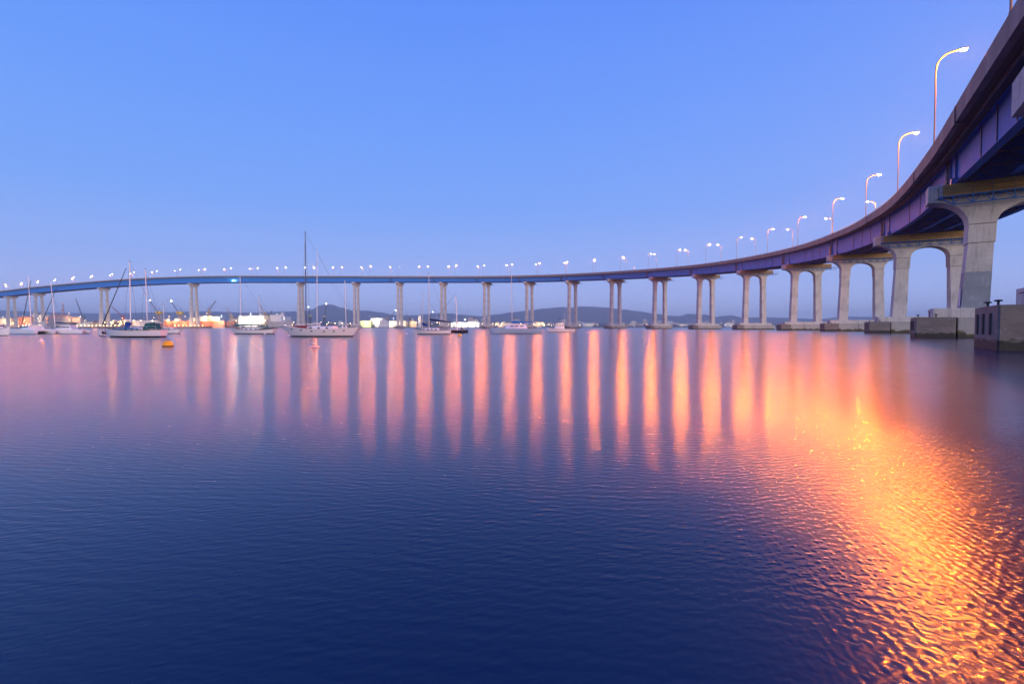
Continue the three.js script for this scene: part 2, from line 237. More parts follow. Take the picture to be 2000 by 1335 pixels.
{
  const deck = thing('bridge_deck', 'long curved steel girder bridge deck sweeping from overhead right across the bay', 'bridge deck');
  obj('road_slab', sweep(rect(-EDGE + .05, EDGE - .05, up(-1.45), up(-1.06)), S0, S1), deckUnder, deck);
  obj('road_surface', sweep(rect(-EDGE + .6, EDGE - .6, up(-1.055), up(-1.0)), S0, S1), asphalt, deck);
  // parapets in cast lengths with open joints
  for (const side of [-1, 1]) {
    const cuts = []; for (let s = S0; s < S1; s += s < 330 ? 19.9 : 59.8) cuts.push(s); cuts.push(S1);
    for (let k = 0; k < cuts.length - 1; k++) {
      const a = cuts[k] + .06, b = cuts[k + 1] - .06, e = side * EDGE;
      obj('parapet', [sweep([[e - side * .04, up(-.95)], [e - side * .42, up(-.95)], [e - side * .3, up(-.12)], [e - side * .34, up(0)], [e - side * .02, up(0)]], a, b), sweep(rect(e, e - side * .55, up(cuts[k] > 700 ? -1.2 : -1.78), up(-.97)), a, b)], fasciaMat, deck);
    }
    obj('edge_stringer', sweep(rect(side * 8.28, side * 8.13, up(-1.9), up(-1.452)), S0, 500), fasciaMat, deck);
    obj('rail', sweep(rect(side * (EDGE - .2), side * (EDGE - .27), up(.28), up(.35)), S0, S1), galv, deck);
  }
  // main girders, in span lengths
  const lengths = []; for (let k = 0; k < PIERS.length - 1; k++) lengths.push([PIERS[k], PIERS[k + 1]]); lengths.unshift([S0, PIERS[0]]); lengths.push([PIERS[PIERS.length - 1], S1]);
  for (const [a, b] of lengths) {
    const m = paintBlue;
    for (const u of [-6.9, -2.3, 2.3, 6.9]) {
      if (Math.abs(u) < 3 && a > 700) continue;
      const w = .05, f = .42;
      obj('girder', [sweep(rect(u - w, u + w, .36, up(-1.46)), a + .02, b - .02), sweep(rect(u - f, u + f, .28, .355), a + .02, b - .02), sweep(rect(u - f * .8, u + f * .8, up(-1.52), up(-1.462)), a + .02, b - .02)], m, deck);
    }
    if (a > 700) obj('box_soffit', sweep(rect(-6.84, 6.84, .37, .42), a + .02, b - .02), steelDark, deck);
    // splices and stiffeners on the outer webs, cross frames below the road
    const plate = (s, u, hw, v0, v1, t = .06) => sweep([[u, v0], [u + t, v0], [u + t, v1], [u, v1]], s - hw, s + hw, 1);
    const L = b - a, near = a < 330;
    for (const side of [-1, 1]) {
      const u = side * 6.95 + (side < 0 ? -.14 : .0);
      for (const q of near ? [.36, .52, .68] : [.5]) obj('splice_plate', plate(a + L * q, u + .05, .09, .4, up(-1.55), .12), steelDark, deck);
      if (a > -110 && a < 700) {
        obj('bearing_stiffener', plate(a + .9, u - .12, .16, .4, up(-1.55), .3), steelBlue, deck);
        const h = a + L * (near ? .13 : .15);
        for (const e of [-1.5, 1.5]) obj('hinge_stiffener', plate(h + e, u - .12, .10, .4, up(-1.55), .3), steelBlue, deck);
        obj('hanger', [[-.55, 1.3], [.55, 1.3], [-.1, 3.0]].map(([ds, v]) => { const q = lineAt(h + ds), c = spot(h + ds, u - .1, v + .2); return new THREE.CylinderGeometry(.34, .34, .34, 12).rotateZ(Math.PI / 2).rotateY(-q.t).translate(...c); }).concat([beam(spot(h - .3, u - .14, .9), spot(h - .3, u - .14, 4.4), .16, .4), beam(spot(h + .5, u - .14, .7), spot(h + .1, u - .14, 4), .12, .3)]), steelDark, deck);
        obj('jacking_bracket', [plate(a - .2, u - .6, .55, -.05, .95, .7)], steelBlue, deck);
      }
    }
    if (near && a > -200) for (let s = a + 5; s < b - 2; s += 7.5) for (const [u0, u1] of [[-6.8, -2.35], [-2.25, 2.25], [2.35, 6.8]]) obj('cross_frame', [beam(spot(s, u0, .7), spot(s, u1, .7), .14, .14), beam(spot(s, u0, .75), spot(s, u1, 4), .1, .1), beam(spot(s, u1, .75), spot(s, u0, 4), .1, .1)], steelDark, deck);
  }
  for (const s of [-78, -41, 12]) { const a = spot(s, -EDGE - .08, topAt(s) - .2), b = spot(s, -EDGE - .08, topAt(s) - 1.9); obj('drain_pipe', [bar(a, b, .06), bar(b, spot(s + .2, -EDGE + 1.2, topAt(s) - 2), .06)], steelDark, deck); }
}

// ------------------------------------------------------------ piers
const ORD = ['first', 'second', 'third', 'fourth', 'fifth', 'sixth', 'seventh', 'eighth', 'ninth', 'tenth', 'eleventh', 'twelfth', 'thirteenth', 'fourteenth', 'fifteenth', 'sixteenth', 'seventeenth', 'eighteenth', 'nineteenth', 'twentieth', 'twenty-first', 'twenty-second', 'twenty-third', 'twenty-fourth', 'twenty-fifth', 'twenty-sixth', 'twenty-seventh', 'twenty-eighth', 'twenty-ninth', 'thirtieth', 'thirty-first', 'thirty-second', 'thirty-third', 'thirty-fourth', 'thirty-fifth', 'thirty-sixth', 'thirty-seventh', 'thirty-eighth', 'thirty-ninth', 'fortieth', 'forty-first', 'forty-second', 'forty-third', 'forty-fourth'];
function arcPts(cx, cy, rx, ry, a0, a1, n = 10) { const r = []; for (let i = 0; i <= n; i++) { const a = lerp(a0, a1, i / n) * D2R; r.push([cx + rx * Math.cos(a), cy + ry * Math.sin(a)]); } return r; }
PIERS.forEach((s, i) => {
  const q = lineAt(s), H = q.h, near = i <= 7, main = s > 780;
  const label = i === 0 ? 'stained concrete bridge pier at the right edge with a white sign on its base' : i === 1 ? 'tall near concrete portal pier with a wide ochre-planked cap and stepped base' : `concrete two-legged bridge pier, ${ORD[i]} counted from the right edge`;
  const t = thing('bridge_pier', label, 'bridge pier', [q.x, 0, -q.d], -q.t, 'bridge piers along the curve');
  const th = 2.6, ct = 4.72, cb = 5.2, lw = 1.32, bev = near ? .05 : 0, CW = main ? 8.2 : 10, base = 3.8;
  const sp = main ? .78 : 1;                           // the channel piers stand a little narrower
  const c1 = ct * sp, v1 = H - 5.35, v2 = H - 7.75;
  // cap with an arch between the legs and half arches outside them
  const cap = [[-CW, H], [CW, H], [CW, H - 2.1], [CW - .25, H - 2.15], ...arcPts(CW - .25, v1, CW - .25 - c1 - lw, v1 > 0 ? H - 2.15 - v1 : 1, 90, 180), ...[], [c1 - lw, v1], ...arcPts(0, v1, c1 - lw, H - 3.0 - v1, 0, 180, 16).slice(1), [-c1 - lw, v1], ...arcPts(-CW + .25, v1, CW - .25 - c1 - lw, H - 2.15 - v1, 0, 90).slice(1), [-CW, H - 2.1]];
  obj('cap_beam', prism(cap, th + .25, bev), concrete, t, 1 / 8);
  for (const e of [-1, 1]) {
    obj('leg_head', prism([[e * c1 - lw, v1 - .05], [e * c1 + lw, v1 - .05], [e * (c1 + .07) + lw, v2 + .05], [e * (c1 + .07) - lw, v2 + .05]], th + .2, bev), concrete, t, 1 / 8);
    obj('leg_joint', box(e * c1 - lw + .1, e * c1 + lw - .1, v1 - .1, v1 + .1, -th / 2 + .05, th / 2 - .05), deckUnder, t);
    const bot = main ? 1.8 : base - .02, bs = cb * sp + (main ? 1.1 : 0), w0 = lw - .12, w1 = main ? 1.75 : lw - .02;
    // lower leg: tapered shaft, slightly splayed
    const g = new THREE.BoxGeometry(2, v2 + .05 - bot, 2, 1, near ? 8 : 3, 1), p = g.attributes.position;
    for (let k = 0; k < p.count; k++) { const f = (p.getY(k) / (v2 + .05 - bot)) + .5, w = lerp(w1, w0, f); p.setXYZ(k, lerp(e * bs, e * (c1 + .07), f) + Math.sign(p.getX(k)) * w, lerp(bot, v2 + .05, f), Math.sign(p.getZ(k)) * lerp(main ? 2.1 : 1.5, 1.2, f)); }
    g.computeVertexNormals(); obj('leg', g, concrete, t, 1 / 8);
  }
  if (i === 1) for (const [y0, y1] of [[3.82, 8.35]]) {   // thin slate-grey shell round the lower shaft, level top edge
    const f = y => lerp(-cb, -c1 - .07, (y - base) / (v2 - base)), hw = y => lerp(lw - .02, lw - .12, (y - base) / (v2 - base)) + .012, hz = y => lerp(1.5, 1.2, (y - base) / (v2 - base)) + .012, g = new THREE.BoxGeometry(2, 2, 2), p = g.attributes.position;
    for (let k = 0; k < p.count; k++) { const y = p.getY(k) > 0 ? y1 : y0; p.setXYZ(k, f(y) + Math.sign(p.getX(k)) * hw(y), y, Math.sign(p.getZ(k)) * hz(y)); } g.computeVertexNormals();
    obj('lower_shell', g, new THREE.MeshPhysicalMaterial({ roughness: .8, bumpMap: concreteBump, bumpScale: .02, map: colourTexture(256, (u, v, c) => { const k = .23 + .12 * fbm(u, v, 0, 5) + (nz[3](u * 32, v * 6) > .82 ? .06 : 0); c[0] = k * .92; c[1] = k; c[2] = k * 1.12; }) }), t, 1 / 5);
  }
  if (i === 1) obj('notice_plate', box(-cb - lw - .09, -cb - lw - .03, 4.1, 6.3, .4, 1.1), M(.75, .75, .78, .6), t);
  // base: upper tier, lower tier with growth at the tide line, darker end block with a bollard
  if (main) {
    obj('pile_cap', tidalUV(prism([...arcPts(6.5, 0, 5, 2.2, -90, 90, 6), ...arcPts(-6.5, 0, 5, 2.2, 90, 270, 6)], 1, 0).rotateX(-Math.PI / 2).scale(1.25, 3.6, 3.2).translate(0, .1, 0)), tidal, t);
  } else {
    const wu = 9.3, wl = 10.9;
    const bb = (x0, x1, y0, y1, z0, z1, b = .06) => prism([[x0, y0], [x1, y0], [x1, y1], [x0, y1]], z1 - z0, near ? b : 0).translate(0, 0, (z0 + z1) / 2);
    obj('plinth', bb(-wu, wu, 2.55, base, -2.6, 2.0), concrete, t, 1 / 8);
    if (i === 0) { obj('plinth_post', bb(-8.9, -7.0, 3.8, 4.15, -.6, 1.9), concrete, t, 1 / 8); }
    const seams = [-7.0, -1.2, 4.6, wl];
    for (let k = 0; k < 3; k++) obj('pile_cap', tidalUV(bb(seams[k] + .04, seams[k + 1] - .04, -2, 2.6, -3.2, 2.75)), tidal, t);
    obj('end_block', tidalUV(bb(-11.1, -7.15, -2, 2.64, -3.4, 3.05, .09)), tidalDark, t);
    if (near) {
      for (const [x, z] of [[-10.6, 0.2], [-9.0, 2.4], [-10.6, -2.6]].slice(0, i === 0 ? 3 : 2)) obj('bollard', new THREE.LatheGeometry([[.0, 0], [.13, 0], [.09, .08], [.085, .3], [.1, .36], [.27, .38], [.27, .45], [.2, .49], [0, .5]].map(p => new THREE.Vector2(...p)), 12).scale(.75, .85, .75).translate(x, 2.63, z), steelDark, t);
      for (const z of [-2.4, -.7, 1.2]) obj('fender_timber', box(-11.2, -11.05, .9, 2.2, z, z + .34), M(.10, .075, .065, .9), t);
    }
    if (i < 4) obj('mooring_pipe', [bar([-wu - .25, 2.62, 1.4], [-wu - .25, 3.5, 1.4], .05), bar([-wu - .25, 3.45, 1.4], [-wu - .25, 3.45, -.6], .04)], steelDark, t);
  }
  // work platform slung round the cap: ochre boards, blue lattice walkway, railing
  if (i <= 11) {
    const zf = th / 2 + .5, y0 = H - 1.75, yb = H - 2.85, u0 = -CW + .9, u1 = CW + (i > 2 ? 2.4 : .2), n = Math.round((u1 - u0) / 2.2);
    const boards = near ? 4 : 2;
    for (let k = 0; k < boards; k++) for (let r = 0; r < 3; r++) { const a = lerp(-CW + 1.4, CW - .1, k / boards) + .03, b = lerp(-CW + 1.4, CW - .1, (k + 1) / boards) - .03; const z = zf - .25 + rr(-.03, .03); obj('plank', box(a, b, y0 + .05 + r * .56, y0 + .05 + r * .56 + .52, z, z + .06), plankMats[(k + r + i) % 3], t, .5); }
    obj('walkway_floor', box(u0, u1, y0 - .06, y0 - .01, th / 2 + .14, zf + .85), steelDark, t);
    const z = zf + .82, rail = [];
    for (const v of [y0 - .05, yb]) obj('truss_chord', box(u0 + (v === yb ? 1.4 : 0), u1 - (v === yb ? 1.4 : 0), v - .07, v + .07, z, z + .14), steelBlue, t);
    for (let k = 0; k < n; k++) {
      const a = lerp(u0 + 1.4, u1 - 1.4, k / n), b = lerp(u0 + 1.4, u1 - 1.4, (k + 1) / n), c = (a + b) / 2;
      if (near) { obj('truss_post', beam([a, yb, z + .07], [a, y0, z + .07], .13, .13), steelBlue, t); obj('truss_diagonal', beam([a, yb, z + .07], [c, y0, z + .07], .09, .09), steelBlue, t); obj('truss_diagonal', beam([c, y0, z + .07], [b, yb, z + .07], .09, .09), steelBlue, t); }
      rail.push(beam([a, y0, z + .07], [a, y0 + 1.1, z + .07], .05, .05));
    }
    obj('truss_end', [beam([u0, y0, z + .07], [u0 + 1.4, yb, z + .07], .12, .12), beam([u1, y0, z + .07], [u1 - 1.4, yb, z + .07], .12, .12)], steelBlue, t);
    rail.push(beam([u0, y0 + 1.1, z + .07], [u1, y0 + 1.1, z + .07], .05, .05), beam([u0, y0 + .55, z + .07], [u1, y0 + .55, z + .07], .035, .035), beam([u0, y0 + 1.1, th / 2], [u0, y0 + 1.1, z], .05, .05), beam([u0, y0, z + .07], [u0, y0 + 1.1, z + .07], .07, .07));
    obj('railing', rail, galv, t);
    obj('platform_bracket', [-CW + 1.1, -3, 3, CW - .6].map(u => beam([u, y0 - .1, th / 2 + .1], [u, y0 - .1, z], .16, .2)), steelBlue, t);
    obj('bearing', [-6.9, -2.3, 2.3, 6.9].map(u => box(u - .3, u + .3, H - .01, H + .27, -.5, .5)), steelDark, t);
  } else obj('bearing', (main ? [-6.9, 6.9] : [-6.9, -2.3, 2.3, 6.9]).map(u => box(u - .35, u + .35, H - .01, H + .27, -.5, .5)), steelDark, t);
});
// the white notice on the near base
{
  const q = lineAt(PIERS[0]), c = document.createElement('canvas'); c.width = 128; c.height = 160; const k = c.getContext('2d'); k.fillStyle = '#d9d8e4'; k.fillRect(0, 0, 128, 160); k.fillStyle = '#7d7796';
  for (const [y, a, b, h] of [[18, 26, 104, 9], [34, 22, 108, 7], [62, 30, 100, 10], [80, 24, 92, 10], [98, 40, 96, 6]]) for (let x = a; x < b; x += 9) k.fillRect(x, y, 5 + (x * 7 % 3), h);
  const tx = new THREE.CanvasTexture(c); tx.colorSpace = THREE.SRGBColorSpace;
  const t = thing('notice_sign', 'white notice board with faded lines fixed to the near pier base', 'sign', [q.x, 0, -q.d], -q.t);
  obj('board', box(-9.37, -9.315, 2.7, 3.78, -.2, 1.5), M(.7, .7, .74, .6), t);
  const f = obj('face', new THREE.PlaneGeometry(1.6, 1.0).rotateY(-Math.PI / 2).translate(-9.376, 3.24, .65), new THREE.MeshPhysicalMaterial({ map: tx, roughness: .6 }), t);
}

// ------------------------------------------------------------ street lamps
{
  const cache = new Map();
  function lampGeo(h) {                                // h: light over the parapet
    const k = Math.round(h * 2) / 2; if (cache.has(k)) return cache.get(k);
    const arm = 2.35, pts = [[0, -.4, 0], [0, k * .5, 0], [0, k - 1.7, 0], [.12, k - .95, 0], [.55, k - .28, 0], [1.25, k + .12, 0], [arm - .15, k + .2, 0]];
    const g = { pole: tube(pts, .085, 36, 7), foot: bar([0, -.95, 0], [0, .35, 0], .16, 8, .11), head: new THREE.SphereGeometry(.5, 12, 6).scale(1.1, .3, .56).translate(arm + .24, k + .22, 0), lens: new THREE.SphereGeometry(.38, 10, 6).scale(1, .55, .62).translate(arm + .3, k + .08, 0), k, arm };
    cache.set(k, g); return g;
  }
  const up = [[-200, 17.0], [-60, 17.4], [15, 17.6], [56, 18.7], [100, 19.2], [220, 19.5], [800, 19.3], [960, 18.4], [1130, 17.4], [1500, 16.6]];
  function lamp(s, side, label, power) {
    const v0 = topAt(s), g = lampGeo(along(up, s) - v0 + (side > 0 ? 1.1 : 0)), q = lineAt(s), p = spot(s, side * (EDGE - .2), v0);
    const t = thing('street_lamp', label, 'street lamp', p, -q.t + (side > 0 ? Math.PI : 0), side > 0 ? 'street lamps on the far parapet' : 'street lamps on the near parapet');
    obj('pole', g.pole, galv, t); obj('pole_foot', g.foot, galv, t); obj('lamp_head', g.head, galv, t); obj('lamp_lens', g.lens, lampOn, t);
    const l = new THREE.PointLight(SODIUM, power, 0, 2); l.position.set(g.arm + .35, g.k - .45, 0); l.castShadow = true; l.shadow.radius = 8; l.name = 'lamp_light'; t.add(l);
  }
  const nearS = [-137, -97.5, -59.8, -22.1, 14.8, 56.4, 101.8, 141.7, 182.1, 222.9, 262.2]; for (let s = 302; s < 1400; s += 39.2) nearS.push(s);
  nearS.forEach((s, k) => lamp(s, -1, k === 0 ? 'street lamp on the near parapet behind the camera' : k === 1 ? 'street lamp whose pole leaves the frame at the top right' : `curved-arm street lamp on the near parapet, ${ORD[k - 2]} from the right`, s < 0 ? 3600 : s < 150 ? 2300 : s < 800 ? 1900 : 1100));
  const farS = []; for (let s = -42; s < 1400; s += 39.75) farS.push(s);
  farS.forEach((s, k) => lamp(s, 1, `curved-arm street lamp on the far parapet, ${ORD[k]} from the right`, s < 0 ? 3600 : s < 150 ? 2300 : s < 800 ? 1900 : 1100));
  // white navigation lights under the middle of the channel span
  for (const [s, v, lab] of [[886, 2.6, 'bright white navigation light on the blue girder over the channel'], [876, -.3, 'small white navigation light hung below the blue girder']]) {
    const p = spot(s, -7.5, v), t = thing('navigation_light', lab, 'navigation light', p, -lineAt(s).t, 'navigation lights over the channel');
    obj('bracket', [bar([.55, .1, 0], [0, .1, 0], .06), new THREE.CylinderGeometry(.26, .3, .16, 10).translate(0, .3, 0)], steelDark, t);
    obj('lamp_lens', new THREE.SphereGeometry(.17, 10, 8), whiteLampOn, t);
    const l = new THREE.PointLight(new THREE.Color().setRGB(1, .98, .8), v > 0 ? 500 : 160, 0, 2); l.castShadow = true; l.name = 'lamp_light'; t.add(l);
  }
  const sp = spot(322, -EDGE + .2, topAt(322)), ts = thing('call_box', 'small white call box post on the near parapet between two lamps', 'call box', sp, -lineAt(322).t);
  obj('post', bar([0, -.3, 0], [0, 2.1, 0], .06), galv, ts); obj('cabinet', box(-.35, .35, 1.2, 2.5, -.25, .25), M(.8, .8, .8, .5), ts);
}

// ------------------------------------------------------------ boats
const gel = M(.86, .86, .87, .3, { clearcoat: .4 }), gelWarm = M(.74, .72, .68, .35, { clearcoat: .3 }), gelBlue = M(.36, .55, .70, .35, { clearcoat: .3 }), hullDark = M(.02, .022, .03, .4), bootBlack = M(.012, .013, .02, .5), bootBlue = M(.02, .12, .35, .5), bootRed = M(.10, .022, .018, .6);
const canvasBlue = M(.012, .055, .26, .9), canvasSky = M(.02, .16, .45, .9), canvasNavy = M(.010, .022, .09, .9), canvasGreen = M(.01, .12, .12, .9), canvasRed = M(.22, .012, .02, .9), canvasCream = M(.62, .6, .56, .9);
const alloy = M(.66, .67, .70, .35, { metalness: .35 }), darkSpar = M(.05, .05, .055, .5), timber = M(.17, .075, .03, .55), glassDark = M(.015, .02, .03, .08), rope = M(.1, .1, .11, .8), teak = M(.30, .19, .11, .8);
function hullMesh({ L, B, fb, bow = .5, stern = .15, bo = .1, so = .06, w0 = .55, draft = .6, stripe = .18, full = .42 }) {
  const NS = 22, NV = 6, ys = t => fb + (t > .4 ? bow * Math.pow((t - .4) / .6, 2) : stern * Math.pow((.4 - t) / .4, 2));
  const half = t => B / 2 * (t < .45 ? lerp(w0, 1, Math.sin(t / .45 * Math.PI / 2)) : Math.pow(Math.max(0, Math.cos(Math.pow((t - .45) / .55, 1.35) * Math.PI / 2)), .9));
  const P = (t, y) => { const v = (y + draft) / (ys(t) + draft), x = lerp(lerp(-L / 2 + so * L, L / 2 - bo * L, t), lerp(-L / 2, L / 2, t), Math.min(1, v)); return [x, y, half(t) * Math.pow(Math.max(0, v), full)]; };
  const skin = (ya, yb) => {
    const pos = []; for (const e of [-1, 1]) for (let i = 0; i < NS; i++) for (let j = 0; j < NV; j++) {
      const q = (a, b) => { const t = a / NS, p = P(t, lerp(ya(t), yb(t), b / NV)); return [p[0], p[1], p[2] * e]; };
      const a = q(i, j), b = q(i + 1, j), c = q(i + 1, j + 1), d = q(i, j + 1); e > 0 ? pos.push(...a, ...b, ...c, ...a, ...c, ...d) : pos.push(...a, ...c, ...b, ...a, ...d, ...c);
    }
    for (let j = 0; j < NV; j++) { const q = (b, e) => { const p = P(0, lerp(ya(0), yb(0), b / NV)); return [p[0], p[1], p[2] * e]; }; const a = q(j, -1), b = q(j, 1), c = q(j + 1, 1), d = q(j + 1, -1); pos.push(...a, ...b, ...c, ...a, ...c, ...d); }
    const g = new THREE.BufferGeometry(); g.setAttribute('position', new THREE.Float32BufferAttribute(pos, 3)); g.computeVertexNormals(); return toCreasedNormals(g, .7);
  };
  const dk = []; for (let i = 0; i < NS; i++) { const a = P(i / NS, ys(i / NS)), b = P((i + 1) / NS, ys((i + 1) / NS)); for (const e of [-1, 1]) { const A = [a[0], a[1] - .02, 0], B2 = [b[0], b[1] - .02, 0], C = [b[0], b[1] - .05, b[2] * e * .99], D = [a[0], a[1] - .05, a[2] * e * .99]; e > 0 ? dk.push(...A, ...D, ...C, ...A, ...C, ...B2) : dk.push(...A, ...C, ...D, ...A, ...B2, ...C); } }
  const dg = new THREE.BufferGeometry(); dg.setAttribute('position', new THREE.Float32BufferAttribute(dk, 3)); dg.computeVertexNormals();
  return { top: skin(() => stripe, ys), boot: skin(() => -draft * .9, () => stripe), deck: dg, ys, P, half };
}
// rounded cabin: outline in plan drawn up with a slope
function trunk(x0, x1, w, y0, y1, slope = .25, inset = .12) {
  const g = new THREE.BoxGeometry(1, 1, 1, 6, 1, 2), p = g.attributes.position;
  for (let i = 0; i < p.count; i++) { const fx = p.getX(i) + .5, fy = p.getY(i) + .5, fz = p.getZ(i) * 2, x = lerp(x0 + fy * slope * .5, x1 - fy * slope, fx), nose = 1 - .35 * Math.pow(fx, 3); p.setXYZ(i, x, lerp(y0, y1, fy) + (fy > .5 ? .05 * (1 - fz * fz) - .08 * fx : 0), fz * (w / 2 - fy * inset) * nose); }
  g.computeVertexNormals(); return toCreasedNormals(g.toNonIndexed(), .5);
}
const rod = (a, b, r) => bar(a, b, r, 5);
function cover(x0, y0, x1, y1, r0, r1, z = 0) {      // flaked sail under a cover: fat at the mast
  const pts = []; for (let i = 0; i <= 8; i++) { const t = i / 8; pts.push([lerp(x0, x1, t), lerp(y0, y1, t), lerp(r0, r1, Math.pow(t, .6)) * (i === 0 ? .75 : i === 8 ? .3 : 1)]); }
  const pos = [], n = 8; for (let i = 0; i < 8; i++) for (let k = 0; k < n; k++) { const q = (i, k) => { const [x, y, r] = pts[i], a = k / n * 2 * Math.PI; return [x, y + r * .2 + r * 1.25 * Math.sin(a), z + r * .6 * Math.cos(a)]; }; const a = q(i, k), b = q(i + 1, k), c = q(i + 1, k + 1), d = q(i, k + 1); pos.push(...a, ...c, ...b, ...a, ...d, ...c); }
  const g = new THREE.BufferGeometry(); g.setAttribute('position', new THREE.Float32BufferAttribute(pos, 3)); g.computeVertexNormals(); return toCreasedNormals(g, 1.2);
}
const BOW_LEFT = Math.PI;
function boatAt(name, label, category, px, wl, turn = 0) { const d = F * EYE / (wl - PY); const t = thing(name, label, category, [bx(px, d), 0, -d], BOW_LEFT + turn, 'boats on their moorings'); t.userData.d = undefined; delete t.userData.d; return [t, d, px]; }
function sailboat(name, label, px0, px1, wl, o) {
  const pc = (px0 + px1) / 2, [t, d] = boatAt(name, label, 'sailboat', pc, wl, o.turn || 0);
  const L = (px1 - px0) / F * d, lx = px => (pc - px) / F * d, ly = py => (PY - py) / F * d + EYE;
  const h = hullMesh({ L, B: o.B || L * .29, fb: o.fb || .75, bow: o.bow ?? .45, stern: o.stern ?? .12, bo: o.bo ?? .12, so: o.so ?? .08, w0: o.w0 ?? .5, stripe: o.stripe ?? .16, draft: .6 });
  obj('hull', h.top, o.hull || gel, t); obj('boot_stripe', h.boot, o.boot || bootBlack, t); obj('deck', h.deck, o.deck || teak, t);
  const yd = h.ys(.45);
  obj('toe_rail', [-1, 1].map(e => tube([0, .12, .25, .4, .55, .7, .84, .95, 1].map(q => { const p = h.P(q, h.ys(q)); return [p[0], p[1] + .02, p[2] * e]; }), .035, 30, 5)), o.rail || timber, t);
  if (o.cabin !== false) {
    const c = obj('cabin', trunk(-L * .2, L * .2, h.half(.5) * 1.25, yd - .12, yd + .42), o.house || gel, t);
    for (const e of [-1, 1]) for (const k of [-.12, -.02, .08]) obj('porthole', box(L * k - .18, L * k + .18, yd + .1, yd + .27, 0, .03).rotateX(e > 0 ? 0 : Math.PI).translate(0, e > 0 ? 0 : 2 * yd + .37, e * h.half(.5) * .605), glassDark, t);
  }
  if (o.ports) for (const k of o.ports) { const tt = .5 + k, y = h.ys(tt) - .28, p = h.P(tt, y); obj('hull_port', new THREE.SphereGeometry(.13, 8, 5).scale(1.5, .7, .25).translate(p[0], y, -p[2]), glassDark, t); }
  (o.masts || []).forEach(([mp, top, mat, r = .075, rake = 0]) => {
    const x = lx(mp), y = ly(top), m = obj('mast', bar([x, yd - .1, 0], [x - rake, y, 0], r, 8, r * .7), mat || alloy, t);
    obj('spreader', [rod([x - rake * .55, lerp(yd, y, .58), -.6], [x - rake * .55, lerp(yd, y, .58), .6], .025)], mat || alloy, m);
    obj('rigging', [[-1, 1].map(e => rod([x, yd, e * h.half(.5) * .95], [x - rake, y - .3, 0], .012)), rod([x - rake, y, 0], [-L / 2 + .1, h.ys(0), 0], .012)].flat(), rope, t);
    obj('masthead', [rod([x - rake, y, 0], [x - rake, y + .35, 0], .015), rod([x - rake - .2, y + .05, 0], [x - rake + .2, y + .05, 0], .02)], darkSpar, m);
  });
  for (const [x0, y0, x1, y1, r0, r1, mat] of o.covers || []) { const b = obj('boom', bar([lx(x0), ly(y0) - .04, 0], [lx(x1), ly(y1) - .04, 0], .06, 6), alloy, t); obj('sail_cover', cover(lx(x0), ly(y0) + .06, lx(x1), ly(y1) + .03, r0, r1), mat, b); }
  for (const [x0, y0, x1, y1, mat, r = .07] of o.jibs || []) obj('furled_jib', bar([lx(x0), ly(y0), 0], [lx(x1), ly(y1), 0], r, 7, r * .55), mat || canvasNavy, t);
  if (o.sprit) obj('bowsprit', bar([L / 2 - .5, h.ys(.95) + .02, 0], [lx(o.sprit), h.ys(1) + .18, 0], .07, 6, .045), timber, t);
  const st = []; for (const e of [-1, 1]) { for (let q = .06; q < .98; q += .13) { const p = h.P(q, h.ys(q)); st.push(rod([p[0], p[1], p[2] * .96 * e], [p[0], p[1] + .55, p[2] * .96 * e], .014)); } st.push(tube([.06, .2, .35, .5, .65, .8, .93].map(q => { const p = h.P(q, h.ys(q)); return [p[0], p[1] + .55, p[2] * .96 * e]; }), .011, 20, 4)); }
  obj('lifelines', st, alloy, t);
  if (o.dodger) { const [x0, x1, hh, mat] = o.dodger; obj('dodger', trunk(lx(x1), lx(x0), h.half(.3) * 1.4, yd + .2, yd + .2 + hh, .35, .1), mat, t); }
  if (o.awning) for (const [x0, y0, x1, y1, mat] of o.awning) obj('awning', prism([[lx(x0), ly(y0)], [lx(x1), ly(y1)], [lx(x1), ly(y1) + .06], [lx((x0 + x1) / 2), ly((y0 + y1) / 2) + .22], [lx(x0), ly(y0) + .06]], h.half(.4) * 1.7), mat, t);
  return [t, h, lx, ly, yd, L];
}
// blue-covered ketch, left
sailboat('sailing_ketch', 'white ketch with blue deck covers and dark furled jib beside the yellow buoy', 207, 320, 658.5, { B: 2.6, fb: .9, bow: .35, stern: .1, bo: .1, so: .02, w0: .62, stripe: .2, sprit: 188, boot: bootBlack, rail: timber, deck: canvasSky, masts: [[255, 512, alloy, .075, .06], [288, 527, alloy, .06, -.12]], covers: [[257, 634, 243, 636, .22, .3, canvasBlue], [286, 630, 318, 630, .1, .09, canvasCream]], jibs: [[200, 634, 249, 524, darkSpar, .07]], awning: [[232, 642.5, 283, 642.5, canvasSky]], dodger: [284, 306, .85, canvasGreen] });
sailboat('moored_sloop', 'small white sloop half hidden behind the blue-covered ketch', 302, 352, 651.5, { fb: .8, bow: .2, masts: [[320, 594, alloy, .06]], covers: [[319, 629, 284, 630, .2, .12, canvasGreen]] });
sailboat('sailing_yacht', 'white sailing yacht with green stern cover, long bowsprit and four pale spars', 447, 538, 652, { B: 2.7, fb: .75, bow: .75, stern: .3, bo: .16, so: .08, sprit: 434, masts: [[470, 540, alloy, .07, .05], [508, 578, alloy, .06, -.1]], covers: [[507, 634, 447 + 3, 636, .1, .16, canvasGreen], [524, 638, 500, 640, .16, .1, canvasGreen]], awning: [[508, 643, 537, 641, canvasGreen]], boot: bootBlack });
